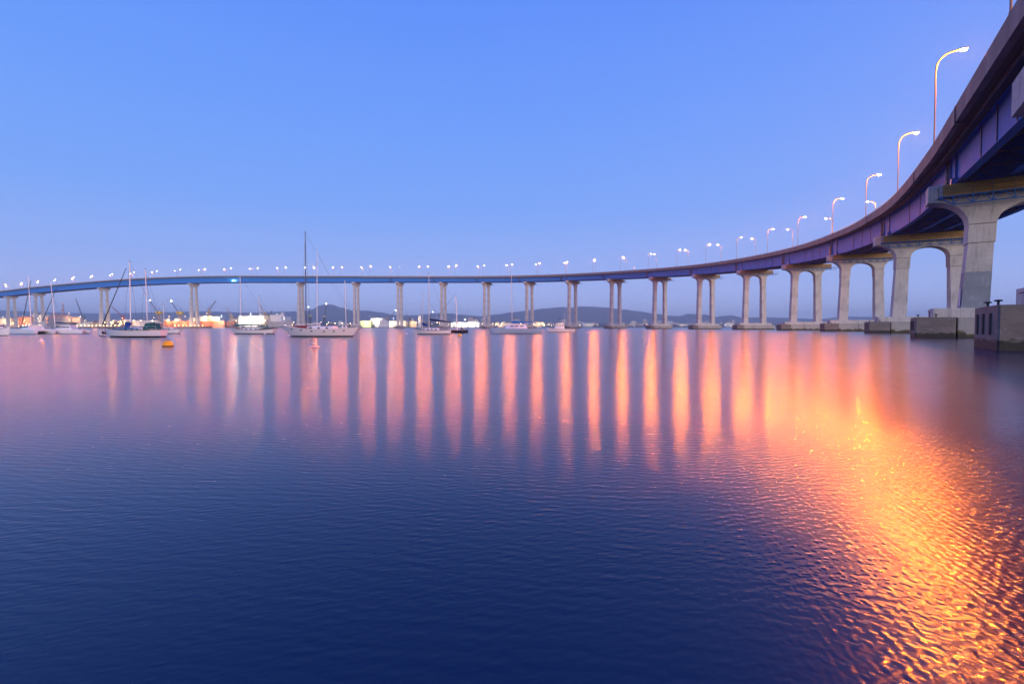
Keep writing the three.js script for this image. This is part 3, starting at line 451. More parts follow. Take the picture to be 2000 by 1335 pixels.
sailboat('classic_sailboat', 'large white classic sailboat with tall dark mast and dark red cover', 546, 703, 657.3, { B: 3.2, fb: 1.05, bow: .65, stern: .3, bo: .2, so: .14, w0: .3, stripe: .17, ports: [-.33, -.2, -.06, .1, .22, .34].map(v => -v), masts: [[598, 455, darkSpar, .075, .02]], awning: [[577, 637, 606, 640, canvasRed]], boot: bootBlack, rail: gelWarm, house: gel });
sailboat('grey_sloop', 'slim pale sloop showing its two white masts behind the classic sailboat', 570, 690, 649.5, { B: 3, fb: .8, hull: gelWarm, masts: [[619, 490, alloy, .09, .25], [676, 548, alloy, .09, -.2]], boot: hullDark, covers: [[618, 633, 574, 636, .12, .2, canvasCream], [677, 633, 700, 634, .1, .12, canvasCream]] });
sailboat('moored_sailboat', 'white sailboat with dark sheer stripe and navy sail cover on its boom', 806, 880, 652.8, { B: 2.3, fb: .72, bow: .5, bo: .2, so: .01, w0: .7, stripe: .15, deck: canvasNavy, rail: canvasNavy, masts: [[825, 573, alloy, .05], [838, 535, alloy, .06]], covers: [[839, 625, 884, 630, .2, .1, canvasNavy], [825, 633, 837, 636, .3, .1, canvasBlue]], jibs: [[856, 618, 889, 574, darkSpar, .035]] });
sailboat('dark_sailboat', 'small black-hulled sailboat with one thick white mast', 878, 915, 649.8, { B: 1.9, fb: .6, hull: hullDark, boot: hullDark, bow: .1, masts: [[893, 579, gel, .16, -.35]], cabin: false, dodger: [898, 906, .5, hullDark] });
// catamarans
function catamaran(label, px0, px1, wl, o) {
  const pc = (px0 + px1) / 2, [t, d] = boatAt('catamaran', label, 'catamaran', pc, wl, o.turn || 0), L = (px1 - px0) / F * d, lx = px => (pc - px) / F * d, ly = py => (PY - py) / F * d + EYE;
  for (const e of [-1, 1]) { const h = hullMesh({ L, B: L * .14, fb: o.fb, bow: .1, stern: -.25, bo: .04, so: .02, w0: .7, stripe: .09, draft: .35 }); obj('hull', h.top.translate(0, 0, e * L * .2), o.hull || gel, t); obj('boot_stripe', h.boot.translate(0, 0, e * L * .2), o.boot || bootBlue, t); obj('hull_deck', h.deck.translate(0, 0, e * L * .2), gel, t); }
  obj('bridge_deck', prism([[-L * .4, o.fb * .62], [L * .26, o.fb * .68], [L * .28, o.fb * 1.0], [-L * .4, o.fb * .96]], L * .42, .04), o.hull || gel, t);
  const y0 = o.fb * .97, ch = o.ch || .85;
  const c = obj('cabin', trunk(-L * .22, L * .24, L * .36, y0 - .05, y0 + ch, .9, .18), gel, t);
  for (const e of [-1, 1]) for (const k of [-.1, .0, .09]) obj('window', box(-.34, .34, -.11, .11, -.02, .02).rotateX(-e * .2).translate(L * k, y0 + ch * .58, e * (L * .18 - .085 - (k > .05 ? .03 : 0))), glassDark, t);
  obj('windscreen', box(-.02, .02, -.2, .2, -L * .11, L * .11).rotateZ(-1.0).translate(L * .205, y0 + ch * .55, 0), glassDark, t);
  if (o.bimini) { obj('bimini', prism([[-L * .36, y0 + ch + .55], [-L * .1, y0 + ch + .62], [-L * .1, y0 + ch + .68], [-L * .36, y0 + ch + .61]], L * .3), o.bimini, t); obj('bimini_frame', [-1, 1].map(e => [rod([-L * .34, y0, e * L * .13], [-L * .34, y0 + ch + .56, e * L * .13], .025), rod([-L * .12, y0, e * L * .13], [-L * .12, y0 + ch + .6, e * L * .13], .025)]).flat(), alloy, t); }
  const [mp, mt, rake = 0] = o.mast, x = lx(mp), m = obj('mast', bar([x, y0 + ch * .4, 0], [x - rake, ly(mt), 0], .085, 8, .055), alloy, t);
  obj('spreader', rod([x - rake * .6, lerp(y0, ly(mt), .6), -.7], [x - rake * .6, lerp(y0, ly(mt), .6), .7], .03), alloy, m);
  obj('rigging', [-1, 1].map(e => rod([x - .4, y0, e * L * .22], [x - rake, ly(mt) - .6, 0], .012)), rope, t);
  if (o.boom) { const [x0, yy0, x1, yy1, r0, r1, mat] = o.boom, b = obj('boom', bar([lx(x0), ly(yy0) - .05, 0], [lx(x1), ly(yy1) - .05, 0], .06, 6), alloy, t); obj('sail_cover', cover(lx(x0), ly(yy0) + .08, lx(x1), ly(yy1) + .05, r0, r1), mat, b); }
  if (o.jib) obj('furled_jib', bar([lx(o.jib[0]), ly(o.jib[1]), 0], [lx(o.jib[2]), ly(o.jib[3]), 0], .075, 7, .04), darkSpar, t);
  obj('crossbeam', bar([L * .42, o.fb * .85, -L * .2], [L * .42, o.fb * .85, L * .2], .07), alloy, t);
  const st = []; for (const e of [-1, 1]) for (let q = -.4; q < .44; q += .14) st.push(rod([L * q, o.fb * .95, e * L * .255], [L * q, o.fb * .95 + .6, e * L * .255], .015)); for (const e of [-1, 1]) st.push(rod([-L * .4, o.fb * .95 + .6, e * L * .255], [L * .42, o.fb * .95 + .6, e * L * .255], .012)); obj('lifelines', st, alloy, t);
  return t;
}
catamaran('white catamaran with raked white mast and dark furled jib, leftmost of the two', 25, 98, 652, { fb: .95, mast: [61, 540, -.45], jib: [36, 632, 64, 548], boom: [61, 632, 98, 632, .14, .1, canvasCream], bimini: canvasCream, turn: -.25 });
catamaran('white catamaran with dark blue awning and leaning white mast below the second pier', 97, 162, 651.5, { fb: .9, mast: [112, 552, -.55], jib: [92, 627, 116, 562], boom: [112, 631, 148, 633, .14, .12, canvasNavy], bimini: canvasNavy, turn: .3 });
catamaran('pale blue catamaran with white cabin and bright blue sail cover', 958, 1056, 651.2, { fb: 1.1, ch: .9, hull: gelBlue, boot: bootBlack, mast: [1000, 535, -.15], boom: [999, 630, 1046, 630, .26, .1, canvasSky], turn: .12 });
// motor boats
function motorboat(name, label, px0, px1, wl, o) {
  const pc = (px0 + px1) / 2, [t, d] = boatAt(name, label, 'motor boat', pc, wl, o.turn || 0), L = (px1 - px0) / F * d;
  const h = hullMesh({ L, B: L * .34, fb: o.fb, bow: o.bow ?? .5, stern: 0, bo: .08, so: 0, w0: .86, stripe: .12, draft: .5, full: .3 });
  obj('hull', h.top, gel, t); obj('boot_stripe', h.boot, o.boot || bootBlack, t); obj('deck', h.deck, gelWarm, t);
  const y0 = h.ys(.5), w = h.half(.5);
  obj('rub_rail', [-1, 1].map(e => tube([0, .2, .4, .6, .8, .95].map(q => { const p = h.P(q, h.ys(q) - .08); return [p[0], p[1], p[2] * e * 1.01]; }), .03, 20, 5)), o.trim || canvasBlue, t);
  const [a, b, ch] = o.house, cab = obj('wheelhouse', trunk(L * a, L * b, w * 1.45, y0 - .1, y0 + ch, .5, .1), gel, t);
  const n = o.windows || 3; for (const e of [-1, 1]) for (let k = 0; k < n; k++) { const x = lerp(L * a + .45, L * b - .75, n > 1 ? k / (n - 1) : .5); obj('window', box(-.27, .27, -.24, .24, -.02, .02).rotateX(-e * .12).translate(x, y0 + ch * .62, e * (w * .725 - .075) * (1 - .35 * Math.pow((x - L * a) / (L * b - L * a), 3) * .9)), glassDark, t); }
  obj('windscreen', box(-.02, .02, -.24, .24, -w * .4, w * .4).rotateZ(-.8).translate(L * b - .42, y0 + ch * .62, 0), glassDark, t);
  obj('roof', prism([[L * a - .25, y0 + ch + .02], [L * b - .35, y0 + ch - .04], [L * b - .35, y0 + ch + .05], [L * a - .25, y0 + ch + .11]], w * 1.5, .03), gel, t);
  if (o.top) { obj('bimini', prism([[L * a, y0 + ch + 1.05], [L * a + 1.5, y0 + ch + 1.12], [L * a + 1.5, y0 + ch + 1.2], [L * a, y0 + ch + 1.11]], w), o.top, t); obj('bimini_frame', [-1, 1].map(e => rod([L * a + .7, y0 + ch, e * w * .45], [L * a + .7, y0 + ch + 1.1, e * w * .45], .022)), alloy, t); }
  if (o.mastH) obj('mast', [bar([L * a - .1, y0, 0], [L * a - .1, y0 + o.mastH, 0], .06, 6, .04), rod([L * a - .1, y0 + o.mastH * .7, -.5], [L * a - .1, y0 + o.mastH * .7, .5], .025)], gel, t);
  const st = []; for (const e of [-1, 1]) { for (let q = .4; q < .98; q += .11) { const p = h.P(q, h.ys(q)); st.push(rod([p[0], p[1], p[2] * .92 * e], [p[0], p[1] + .6, p[2] * .92 * e], .016)); } st.push(tube([.4, .55, .7, .85, .96].map(q => { const p = h.P(q, h.ys(q)); return [p[0], p[1] + .6, p[2] * .92 * e]; }), .014, 16, 4)); } obj('bow_rail', st, alloy, t);
  if (o.cockpit) obj('cockpit_cover', trunk(-L * .42, L * a, w * 1.3, y0, y0 + .8, .3, .2), o.cockpit, t);
  return t;
}
motorboat('motor_cruiser', 'white motor cruiser cut by the left edge of the frame', -38, 27, 655.5, { fb: .95, house: [-.15, .2, .8], windows: 3, cockpit: canvasNavy, turn: Math.PI - .2 });
motorboat('trawler_yacht', 'white trawler yacht with wheelhouse and small blue canopy before a pier base', 1067, 1122, 648.6, { fb: .95, bow: .35, house: [-.12, .22, 1.55], windows: 3, top: canvasBlue, mastH: 4.2, turn: .1 });
motorboat('white_motor_yacht', 'white motor yacht with dark window band behind the classic sailboat', 598, 632, 646.8, { fb: 1.2, house: [-.3, .2, 1.5], windows: 4 });
motorboat('yellow_launch', 'pale launch moored behind the classic sailboat near its stern', 645, 690, 646.2, { fb: 1.1, house: [-.2, .1, .9], windows: 2 });
motorboat('inflatable_tender', 'small white tender moored ahead of the blue-covered ketch', 192, 205, 656.5, { fb: .3, bow: .15, house: [-.25, -.05, .35], windows: 1 });
// buoys
function buoy(name, label, px, wl, prof, mat, extra) { const d = F * EYE / (wl - PY), t = thing(name, label, 'buoy', [bx(px, d), 0, -d], .4, 'mooring buoys'); obj('float', new THREE.LatheGeometry(prof.map(p => new THREE.Vector2(...p)), 24), mat, t); extra && extra(t); }
const yellow = M(.85, .48, .01, .45);
buoy('mooring_buoy', 'big round yellow mooring buoy below the blue-covered ketch', 327, 676.5, [[0, -.2], [.24, -.18], [.33, -.04], [.335, .06], [.32, .16], [.27, .29], [.18, .38], [.07, .42], [0, .425]], yellow, t => { obj('weed_band', new THREE.CylinderGeometry(.342, .338, .075, 24, 1, true).translate(0, .035, 0), M(.09, .06, .012, .8), t); obj('lifting_eye', new THREE.TorusGeometry(.045, .012, 6, 12).translate(0, .455, 0), steelDark, t); });
buoy('mooring_buoy', 'small yellow buoy beside the black-hulled sailboat', 898, 656.2, [[0, -.2], [.22, -.16], [.3, .05], [.26, .22], [.16, .34], [0, .4]], yellow, t => obj('weed_band', new THREE.CylinderGeometry(.3, .285, .06, 18, 1, true).translate(0, .02, 0), M(.08, .06, .02, .8), t));
buoy('marker_buoy', 'white can buoy with orange ring on its side, below the classic sailboat', 613.5, 678.2, [[0, -.25], [.28, -.2], [.35, -.06], [.35, .02], [.33, .06], [.18, .1], [.17, .14], [.165, .62], [.15, .66], [0, .67]], M(.74, .62, .6, .5), t => {
  const org = M(.5, .05, .02, .55);
  obj('ring_mark', new THREE.TorusGeometry(.085, .014, 6, 20).scale(1, 1, .5).translate(0, 0, .168).rotateY(-.4).translate(0, .44, 0), org, t);
  obj('band', new THREE.CylinderGeometry(.1685, .17, .05, 20, 1, true).translate(0, .62, 0), org, t); obj('band', new THREE.CylinderGeometry(.175, .177, .04, 20, 1, true).translate(0, .16, 0), org, t);
  obj('weed_band', new THREE.CylinderGeometry(.355, .355, .05, 24, 1, true).translate(0, .0, 0), M(.06, .02, .02, .8), t); obj('lifting_eye', new THREE.TorusGeometry(.05, .012, 6, 12).translate(0, .7, 0), steelDark, t);
});
for (const [px, wl, lab] of [[80, 667, 'small white float on the water below the leftmost catamaran'], [517, 652.5, 'small white float against the hull of the green-covered yacht'], [564, 656.4, 'small white float under the bow of the classic sailboat'], [795, 652, 'small white float ahead of the navy-covered sailboat'], [1149, 649.5, 'small upright float right of the trawler yacht']]) buoy('mooring_float', lab, px, wl, [[0, -.1], [.14, -.08], [.19, .04], [.16, .14], [.06, .2], [.04, .28], [0, .28]], M(.72, .72, .74, .5));

// ------------------------------------------------------------ harbour across the bay
const wallMats = { white: M(.72, .70, .66, .8), cream: M(.60, .54, .44, .85), grey: M(.36, .36, .38, .8), pink: M(.46, .33, .30, .85), brown: M(.20, .14, .11, .85), rust: M(.42, .15, .09, .8), navy: M(.30, .31, .33, .7), green: M(.42, .48, .18, .8), teal: M(.03, .26, .28, .7) };
const roofMats = [M(.34, .33, .33, .85), M(.16, .11, .10, .85), M(.62, .6, .58, .8)];
const paneMat = M(.03, .035, .05, .15), doorMat = M(.12, .12, .13, .7);
function building(label, px0, px1, py, d, depth, wall, roof = 0, o = {}) {
  const w = bx(px1, d) - bx(px0, d), g = o.ground ?? 1.5, h = Math.max(3, by(py, d) - g), t = thing(o.name || 'harbour_building', label, 'building', [bx((px0 + px1) / 2, d), g, -d - depth / 2], o.turn || 0, o.group || 'shipyard buildings');
  obj('wall', box(-w / 2, w / 2, 0, h, -depth / 2, depth / 2), wall, t);
  if (o.gable) { const r = obj('roof', prism([[-w / 2 - .4, h + .01], [w / 2 + .4, h + .01], [0, h + Math.min(4, w * .12)]], depth + .8), roofMats[roof], t); }
  else { const r = obj('roof', [box(-w / 2 - .2, w / 2 + .2, h + .01, h + .5, -depth / 2 - .2, depth / 2 + .2)], roofMats[roof], t); obj('roof_vent', box(-w * .2, -w * .2 + 3, h + .52, h + 2.2, -2, 2), roofMats[1], r); }
  const n = o.doors || 0; for (let k = 0; k < n; k++) obj('door', box(-2.4, 2.4, 0, Math.min(5.5, h * .6), 0, .15).translate(lerp(-w / 2, w / 2, (k + .5) / n), 0, depth / 2), doorMat, t);
  const m = o.windows || 0; for (let k = 0; k < m; k++) { const f = obj('window', box(-1.1, 1.1, -.9, .9, 0, .12).translate(lerp(-w / 2, w / 2, (k + .5) / m), h * .74, depth / 2), paneMat, t); }
  return t;
}
const WARM = new THREE.Color().setRGB(1, .62, .25), COOL = new THREE.Color().setRGB(1, .93, .74);
const warmOn = new THREE.MeshStandardMaterial({ color: 0x221808, emissive: WARM, emissiveIntensity: 60 }), coolOn = new THREE.MeshStandardMaterial({ color: 0x222220, emissive: COOL, emissiveIntensity: 45 }), redOn = new THREE.MeshStandardMaterial({ color: 0x220404, emissive: new THREE.Color().setRGB(1, .12, .05), emissiveIntensity: 20 });
function flood(label, px, py, d, power, cool = false, base = 1.5, open = 0) {
  const h = by(py, d) - base, t = thing('floodlight', label, 'floodlight', [bx(px, d), base, -d], 0, 'shipyard floodlights');
  obj('pole', bar([0, 0, -.3], [0, h + .3, -.3], .16, 6, .1), steelDark, t); obj('hood', box(-.5, .5, h + .2, h + .45, -.55, .35), steelDark, t); obj('lamp_lens', new THREE.SphereGeometry(.24, 8, 6).scale(1, .8, 1).translate(0, h, .1), cool ? coolOn : warmOn, t);
  const l = new THREE.SpotLight(cool ? COOL : WARM, power * .42, 0, 1.15, .7, 2); l.position.set(0, h - .3, .1); l.target.position.set(0, h * .35, -18); t.add(l.target); l.castShadow = true; l.shadow.radius = 8; l.name = 'lamp_light'; t.add(l);
  if (open) { const o = new THREE.PointLight(cool ? COOL : WARM, open, 0, 2); o.position.set(0, h, .1); o.castShadow = true; o.shadow.radius = 8; o.name = 'open_lamp_light'; t.add(o); }
}
// warehouses and yards, left to right
building('long low warehouse with a lit front at the left edge', -40, 22, 622, 930, 30, wallMats.cream, 1, { doors: 3, windows: 6 });
building('brown waterfront shed between the first two piers on the left', 36, 60, 619, 945, 30, wallMats.rust, 1, { doors: 2, windows: 4 });
building('tall white storage block behind the second pier from the left', 64, 70.5, 614.5, 950, 14, wallMats.white, 2, { windows: 2 });
building('square white storage block right of the second pier from the left', 76, 84, 615.5, 955, 14, wallMats.white, 2, { windows: 2 });
building('orange-lit shed beside the warship', 90, 104, 619, 940, 20, wallMats.rust, 1, { doors: 1 });
building('low white-roofed shed behind the blue-covered ketch', 225, 262, 627, 1010, 26, wallMats.cream, 2, { windows: 5, gable: true });
building('long low white shed behind the yellow cranes', 262, 308, 626, 1000, 24, wallMats.white, 2, { windows: 6 });
building('low brown shed behind the third pier from the left', 168, 198, 628, 985, 20, wallMats.brown, 1, { windows: 4 });
building('brightly floodlit white assembly hall behind the green-covered yacht', 466, 516, 617, 1010, 40, wallMats.white, 2, { doors: 3, windows: 6 });
building('white hangar behind the classic sailboat bow', 527, 556, 618, 1050, 30, wallMats.white, 2, { windows: 4 });
building('green-yellow lit shed right of the classic sailboat', 700, 725, 627, 1090, 24, wallMats.green, 0, { windows: 3 });
building('white two-storey hall right of the classic sailboat', 724, 747, 621.5, 1100, 22, wallMats.white, 2, { doors: 2, windows: 4 });
building('white waterfront block with lit front below the hills', 741, 757, 626, 1075, 12, wallMats.white, 2, { windows: 3 });
building('low cream shed left of a pier base behind the moorings', 758, 792, 627, 1130, 20, wallMats.cream, 0, { windows: 5 });
building('low pale shed just right of the twelfth pier', 800, 813, 628, 1160, 20, wallMats.cream, 2, { windows: 2 });
building('narrow pale control tower over the navy-covered sailboat', 817, 822, 616.5, 1180, 5, wallMats.white, 2, { windows: 1 });
building('long white floodlit warehouse right of the black-hulled sailboat', 880, 936, 629.5, 1290, 30, wallMats.white, 2, { doors: 4, windows: 8 });
building('small pale warehouse seen over the pale blue catamaran', 972, 1003, 632, 1420, 24, wallMats.cream, 0, { windows: 4 });
building('square tan block between the pale blue catamaran and the trawler', 1046, 1058, 628.5, 1470, 18, wallMats.cream, 0, { windows: 2 });
// floodlights
for (const [lab, px, py, d, p, cool, open] of [
  ['warm floodlight over the warehouse at the left edge', 6, 619, 915, 26000, 0], ['warm floodlight in front of the brown waterfront shed', 46, 616, 925, 26000, 0], ['warm floodlight between the storage block and the warship', 96, 622, 922, 30000, 0], ['white floodlight by the storage blocks', 74, 622, 930, 9000, 1],
  ['warm floodlight low beside the second pier from the left', 100, 632, 905, 12000, 0], ['floodlight on the warship side', 135, 612, 855, 14000, 0], ['floodlight over the warship bow', 158, 618, 850, 9000, 1],
  ['warm floodlight over the low white-roofed shed', 240, 621, 985, 12000, 0], ['warm floodlight left of the yellow cranes', 300, 620, 975, 15000, 0], ['warm floodlight between the two yellow cranes', 331, 618, 895, 24000, 0], ['warm floodlight at the dry dock beside the channel pier', 362, 618, 895, 30000, 0], ['warm floodlight over the dry dock deckhouse', 404, 612, 890, 30000, 0], ['warm floodlight at the right end of the dry dock', 433, 616, 892, 26000, 1, 200],
  ['white floodlight left of the assembly hall', 470, 614, 985, 17000, 1], ['white floodlight before the assembly hall', 490, 613, 985, 17000, 1, 1500], ['white floodlight right of the assembly hall', 510, 614, 985, 17000, 1, 1200], ['white floodlight over the white hangar', 541, 613, 1030, 24000, 1],
  ['warm floodlight by the green-yellow shed', 700, 623, 1070, 22000, 1, 500], ['white floodlight before the two-storey hall', 722, 617, 1075, 22000, 1, 300], ['warm floodlight by the low cream shed', 768, 622, 1110, 22000, 1, 300], ['warm floodlight between the twelfth pier legs', 786, 624, 1110, 20000, 0], ['warm floodlight right of the twelfth pier', 805, 623, 1140, 20000, 0],
  ['floodlight over the navy sail cover', 852, 619, 1200, 16000, 0], ['white floodlight at the left end of the long warehouse', 888, 624, 1265, 22000, 1], ['white floodlight in the middle of the long warehouse', 908, 624, 1265, 26000, 1], ['white floodlight at the right end of the long warehouse', 928, 624, 1265, 22000, 1],
  ['warm floodlight behind the trawler bow', 1056, 631, 1445, 16000, 0], ['floodlight over the small pale warehouse', 985, 629, 1400, 12000, 0]]) flood(lab, px, py, d, p, !!cool, d < 900 ? -1 : 1.5, open);
// grey warship
{
  const d = 870, x0 = bx(96, d), x1 = bx(178, d), L = x1 - x0, t = thing('warship', 'grey warship with stacked superstructure and lattice mast moored at the shipyard', 'ship', [(x0 + x1) / 2, 0, -d], .12);
  const h = hullMesh({ L, B: 13, fb: 7, bow: 5, stern: 0, bo: .1, so: .01, w0: .8, stripe: .8, draft: 3, full: .25 }); obj('hull', h.top, wallMats.navy, t); obj('boot_stripe', h.boot, bootRed, t); obj('deck', h.deck, wallMats.grey, t);
  const lx = px => bx(px, d) - (x0 + x1) / 2, ly = py => by(py, d);
  const sup = [[100, 142, 622, 7], [104, 138, 617, 14.6], [112, 132, 613, 19.3], [143, 158, 619, 7]]; let n = 0;
  for (const [a, b, py, y0] of sup) { const s = obj('superstructure', prism([[lx(a), y0], [lx(b), y0], [lx(b) - 1.5, ly(py)], [lx(a) + 1, ly(py)]], 10 - n), n % 2 ? wallMats.pink : wallMats.navy, t); for (let k = 0; k < 4; k++) obj('window', box(-1, 1, -.5, .5, 0, .15).translate(lerp(lx(a), lx(b), (k + .5) / 4), ly(py) - 1.4, 5 - n / 2), paneMat, s); n++; }
  obj('funnel', prism([[lx(106), ly(617)], [lx(111), ly(617)], [lx(110.5), ly(611.5)], [lx(107), ly(611.5)]], 4), wallMats.navy, t);
  const m = lx(125), y0 = ly(613), y1 = ly(591), rods = []; for (const [a, c] of [[-1.6, -1.2], [1.6, -1.2], [0, 1.6]]) rods.push(bar([m + a, y0, c], [m + a * .3, y1 - 2, c * .3], .25)); for (let k = 0; k < 6; k++) { const y = lerp(y0, y1 - 3, k / 6), y2 = lerp(y0, y1 - 3, (k + 1) / 6); rods.push(bar([m - 1.3, y, 0], [m + 1.3, y2, 0], .13), bar([m + 1.3, y, 0], [m - 1.3, y2, 0], .13)); }
  obj('lattice_mast', rods, wallMats.pink, t); obj('yardarm', [bar([m - 4.5, ly(602), 0], [m + 4.5, ly(602), 0], .16), bar([m - 3, ly(597), 0], [m + 3, ly(597), 0], .14)], wallMats.pink, t); obj('radar', new THREE.SphereGeometry(1.5, 12, 8).translate(m, ly(592.5), 0), wallMats.white, t); obj('radar', box(m - 3.2, m + 1.2, ly(607), ly(604.5), -.4, .4), wallMats.pink, t);
  obj('gun_turret', [box(lx(163), lx(167), ly(627.5), ly(624.5), -2, 2), bar([lx(167), ly(626), 0], [lx(172), ly(625.3), 0], .2)], wallMats.navy, t);
}
// floating dry dock with deckhouses
{
  const d = 905, a = bx(316, d), b = bx(441, d), t = thing('floating_dry_dock', 'long rust-red floating dry dock with lit white deckhouses', 'dry dock', [(a + b) / 2, 0, -d], 0), w = b - a, top = by(627, d);
  obj('wing_wall', box(-w / 2, w / 2, -1, top, -3, 3), wallMats.rust, t); obj('wing_wall', box(-w / 2, w / 2, -1, top, -34, -28), wallMats.rust, t); obj('pontoon', box(-w / 2 - 2, w / 2 + 2, -1, 1.2, -34.5, 3.5), wallMats.brown, t);
  for (let k = 0; k < 14; k++) obj('rubbing_strake', box(-.25, .25, 0, top - 1.5, 0, .3).translate(lerp(-w / 2, w / 2, (k + .5) / 14), 0, 3), wallMats.brown, t);
  for (const [p0, p1, py, m] of [[372, 384, 620, wallMats.white], [386, 406, 617, wallMats.white], [410, 428, 618, wallMats.cream], [343, 352, 622, wallMats.white], [322, 330, 623, wallMats.cream]]) { const x0 = bx(p0, d) - (a + b) / 2, x1 = bx(p1, d) - (a + b) / 2, y = by(py, d), h = obj('deckhouse', prism([[x0, top], [x1, top], [x1 - .8, y], [x0 + .8, y]], 5), m, t); for (let k = 0; k < 3; k++) obj('window', box(-.7, .7, -.5, .5, 0, .12).translate(lerp(x0, x1, (k + .5) / 3), (top + y) / 2 + .6, 2.5), paneMat, h); }
  const r = []; for (let k = 0; k <= 30; k++) { const x = lerp(-w / 2, w / 2, k / 30); r.push(bar([x, top, 2.8], [x, top + 1.2, 2.8], .07, 4)); } r.push(bar([-w / 2, top + 1.2, 2.8], [w / 2, top + 1.2, 2.8], .07, 4)); obj('railing', r, wallMats.white, t);
  const mark = obj('draught_board', box(-1.8, 1.8, 2, 6.5, 0, .15).translate(bx(380, d) - (a + b) / 2, 0, 3), M(.5, .03, .03, .7), t);
}
// grey auxiliary ship
{
  const d = 980, x0 = bx(524, d), x1 = bx(573, d), L = x1 - x0, t = thing('auxiliary_ship', 'grey auxiliary ship with a white deckhouse left of the channel pier', 'ship', [(x0 + x1) / 2, 0, -d], -.1), lx = px => bx(px, d) - (x0 + x1) / 2, ly = py => by(py, d);
  const h = hullMesh({ L, B: 12, fb: 13, bow: 4, stern: 0, bo: .07, so: .01, w0: .85, stripe: 1, draft: 3, full: .25 }); obj('hull', h.top, wallMats.grey, t); obj('boot_stripe', h.boot, bootRed, t); obj('deck', h.deck, wallMats.grey, t);
  obj('deckhouse', [prism([[lx(528), 13], [lx(552), 13], [lx(551), ly(615)], [lx(529), ly(615)]], 9), prism([[lx(549), ly(618)], [lx(555), ly(618)], [lx(554), ly(610.5)], [lx(551), ly(610.5)]], 6)], wallMats.white, t); obj('mast', bar([lx(552), ly(611), 0], [lx(552), ly(607), 0], .35), wallMats.white, t);
}
// cranes: portal, slewing cab, frame, lattice jib
function crane(label, px, pyBase, pyCab, tipPx, tipPy, d, m, cabM, cabR = 5, o = {}) {
  const g = 1.5, t = thing('dockside_crane', label, 'crane', [bx(px, d), g, -d], 0, 'shipyard cranes'), cy = by(pyCab, d) - g, tx = bx(tipPx, d) - bx(px, d), ty = by(tipPy, d) - g, leg = [], w = Math.max(2.5, cabR * .55);
  for (const [a, c] of [[-1, -1], [1, -1], [1, 1], [-1, 1]]) leg.push(beam([a * w * 1.5, 0, c * w * 1.5], [a * w * .6, cy - cabR * .6, c * w * .6], .7, .7));
  for (let k = 0; k < 3; k++) { const f = k / 3, f2 = (k + 1) / 3, wa = lerp(w * 1.5, w * .6, f), wb = lerp(w * 1.5, w * .6, f2), y = f * (cy - cabR * .6), y2 = f2 * (cy - cabR * .6); for (const c of [-1, 1]) leg.push(beam([-wa, y, c * wa], [wb, y2, c * wb], .35, .35), beam([wa, y, c * wa], [-wb, y2, c * wb], .35, .35)); }
  obj('portal', leg, m, t); obj('slewing_ring', new THREE.CylinderGeometry(w * .8, w * .8, cabR * .25, 14).translate(0, cy - cabR * .5, 0), steelDark, t);
  const cab = obj('machinery_house', prism([[-cabR, cy - cabR * .35], [cabR, cy - cabR * .35], [cabR, cy + cabR * .35], [cabR * .6, cy + cabR * .6], [-cabR * .8, cy + cabR * .6], [-cabR, cy + cabR * .3]], cabR * 1.2, .2), cabM, t); obj('window', box(-cabR * .5, -cabR * .1, cy - .2 * cabR, cy + .3 * cabR, cabR * .6, cabR * .62), paneMat, cab);
  const dir = Math.sign(tx), n = 9, jib = [], A = [dir * cabR * .6, cy + cabR * .3], lenx = tx - A[0], leny = ty - A[1], L = Math.hypot(lenx, leny), nx = -leny / L, ny = lenx / L, q = (f, e) => [A[0] + lenx * f + nx * e * .9 * (1 - f * .7), A[1] + leny * f + ny * e * .9 * (1 - f * .7), 0];
  for (const e of [-1, 1]) jib.push(beam(q(0, e), q(1, e), .45, .45)); for (let k = 0; k < n; k++) jib.push(beam(q(k / n, k % 2 ? 1 : -1), q((k + 1) / n, k % 2 ? -1 : 1), .28, .28));
  obj('jib', jib, o.jib || steelDark, t);
  const fy = cy + cabR * 1.7; obj('frame', [beam([-dir * cabR * .7, cy + cabR * .5, -1], [-dir * cabR * .3, fy, 0], .4, .4), beam([dir * cabR * .3, cy + cabR * .5, 1], [-dir * cabR * .3, fy, 0], .4, .4)], o.jib || steelDark, t);
  obj('stay_cable', bar([-dir * cabR * .3, fy, 0], q(.97, 1), .14, 4), steelDark, t);
  if (o.lamp) { obj('lamp_lens', new THREE.SphereGeometry(.8, 8, 6).translate(tx, ty + .9, 0), coolOn, t); }
}
const craneYellow = M(.75, .5, .015, .55), craneRed = M(.34, .06, .05, .6), craneTan = M(.45, .33, .2, .7);
crane('left one of two cranes with bright yellow machinery houses', 311, 640, 611, 294, 587, 960, craneTan, craneYellow, 5.5, { lamp: 1 });
crane('right one of two cranes with bright yellow machinery houses', 352, 640, 611.5, 335.5, 588.5, 960, craneTan, craneYellow, 5.5, { lamp: 1 });
crane('red crane with a long jib leaning left beside the third pier', 241, 640, 619, 219, 598, 1010, craneRed, craneRed, 3.2, { jib: craneRed });
crane('dark lattice crane behind the warship bow', 163, 640, 620, 149, 582.5, 1010, steelDark, steelDark, 3);
crane('grey crane with upright mast left of the bright assembly hall', 409, 640, 604, 423, 586.5, 975, craneTan, wallMats.grey, 2.6);
crane('tan crane jib over the dry dock end', 452, 640, 617, 442, 600, 985, craneTan, craneTan, 2.6, { jib: craneTan });
crane('tan crane beside the floodlit assembly hall', 518, 640, 612, 508, 594, 970, craneTan, craneTan, 3, { jib: craneTan });
crane('small crane with an orange machinery house by the white hangar', 526, 640, 617.5, 532, 606, 1010, craneTan, craneYellow, 3);
crane('slim dark crane left of the rounded hill', 606, 640, 617, 603, 600, 1060, steelDark, wallMats.green, 3, { lamp: 1 });
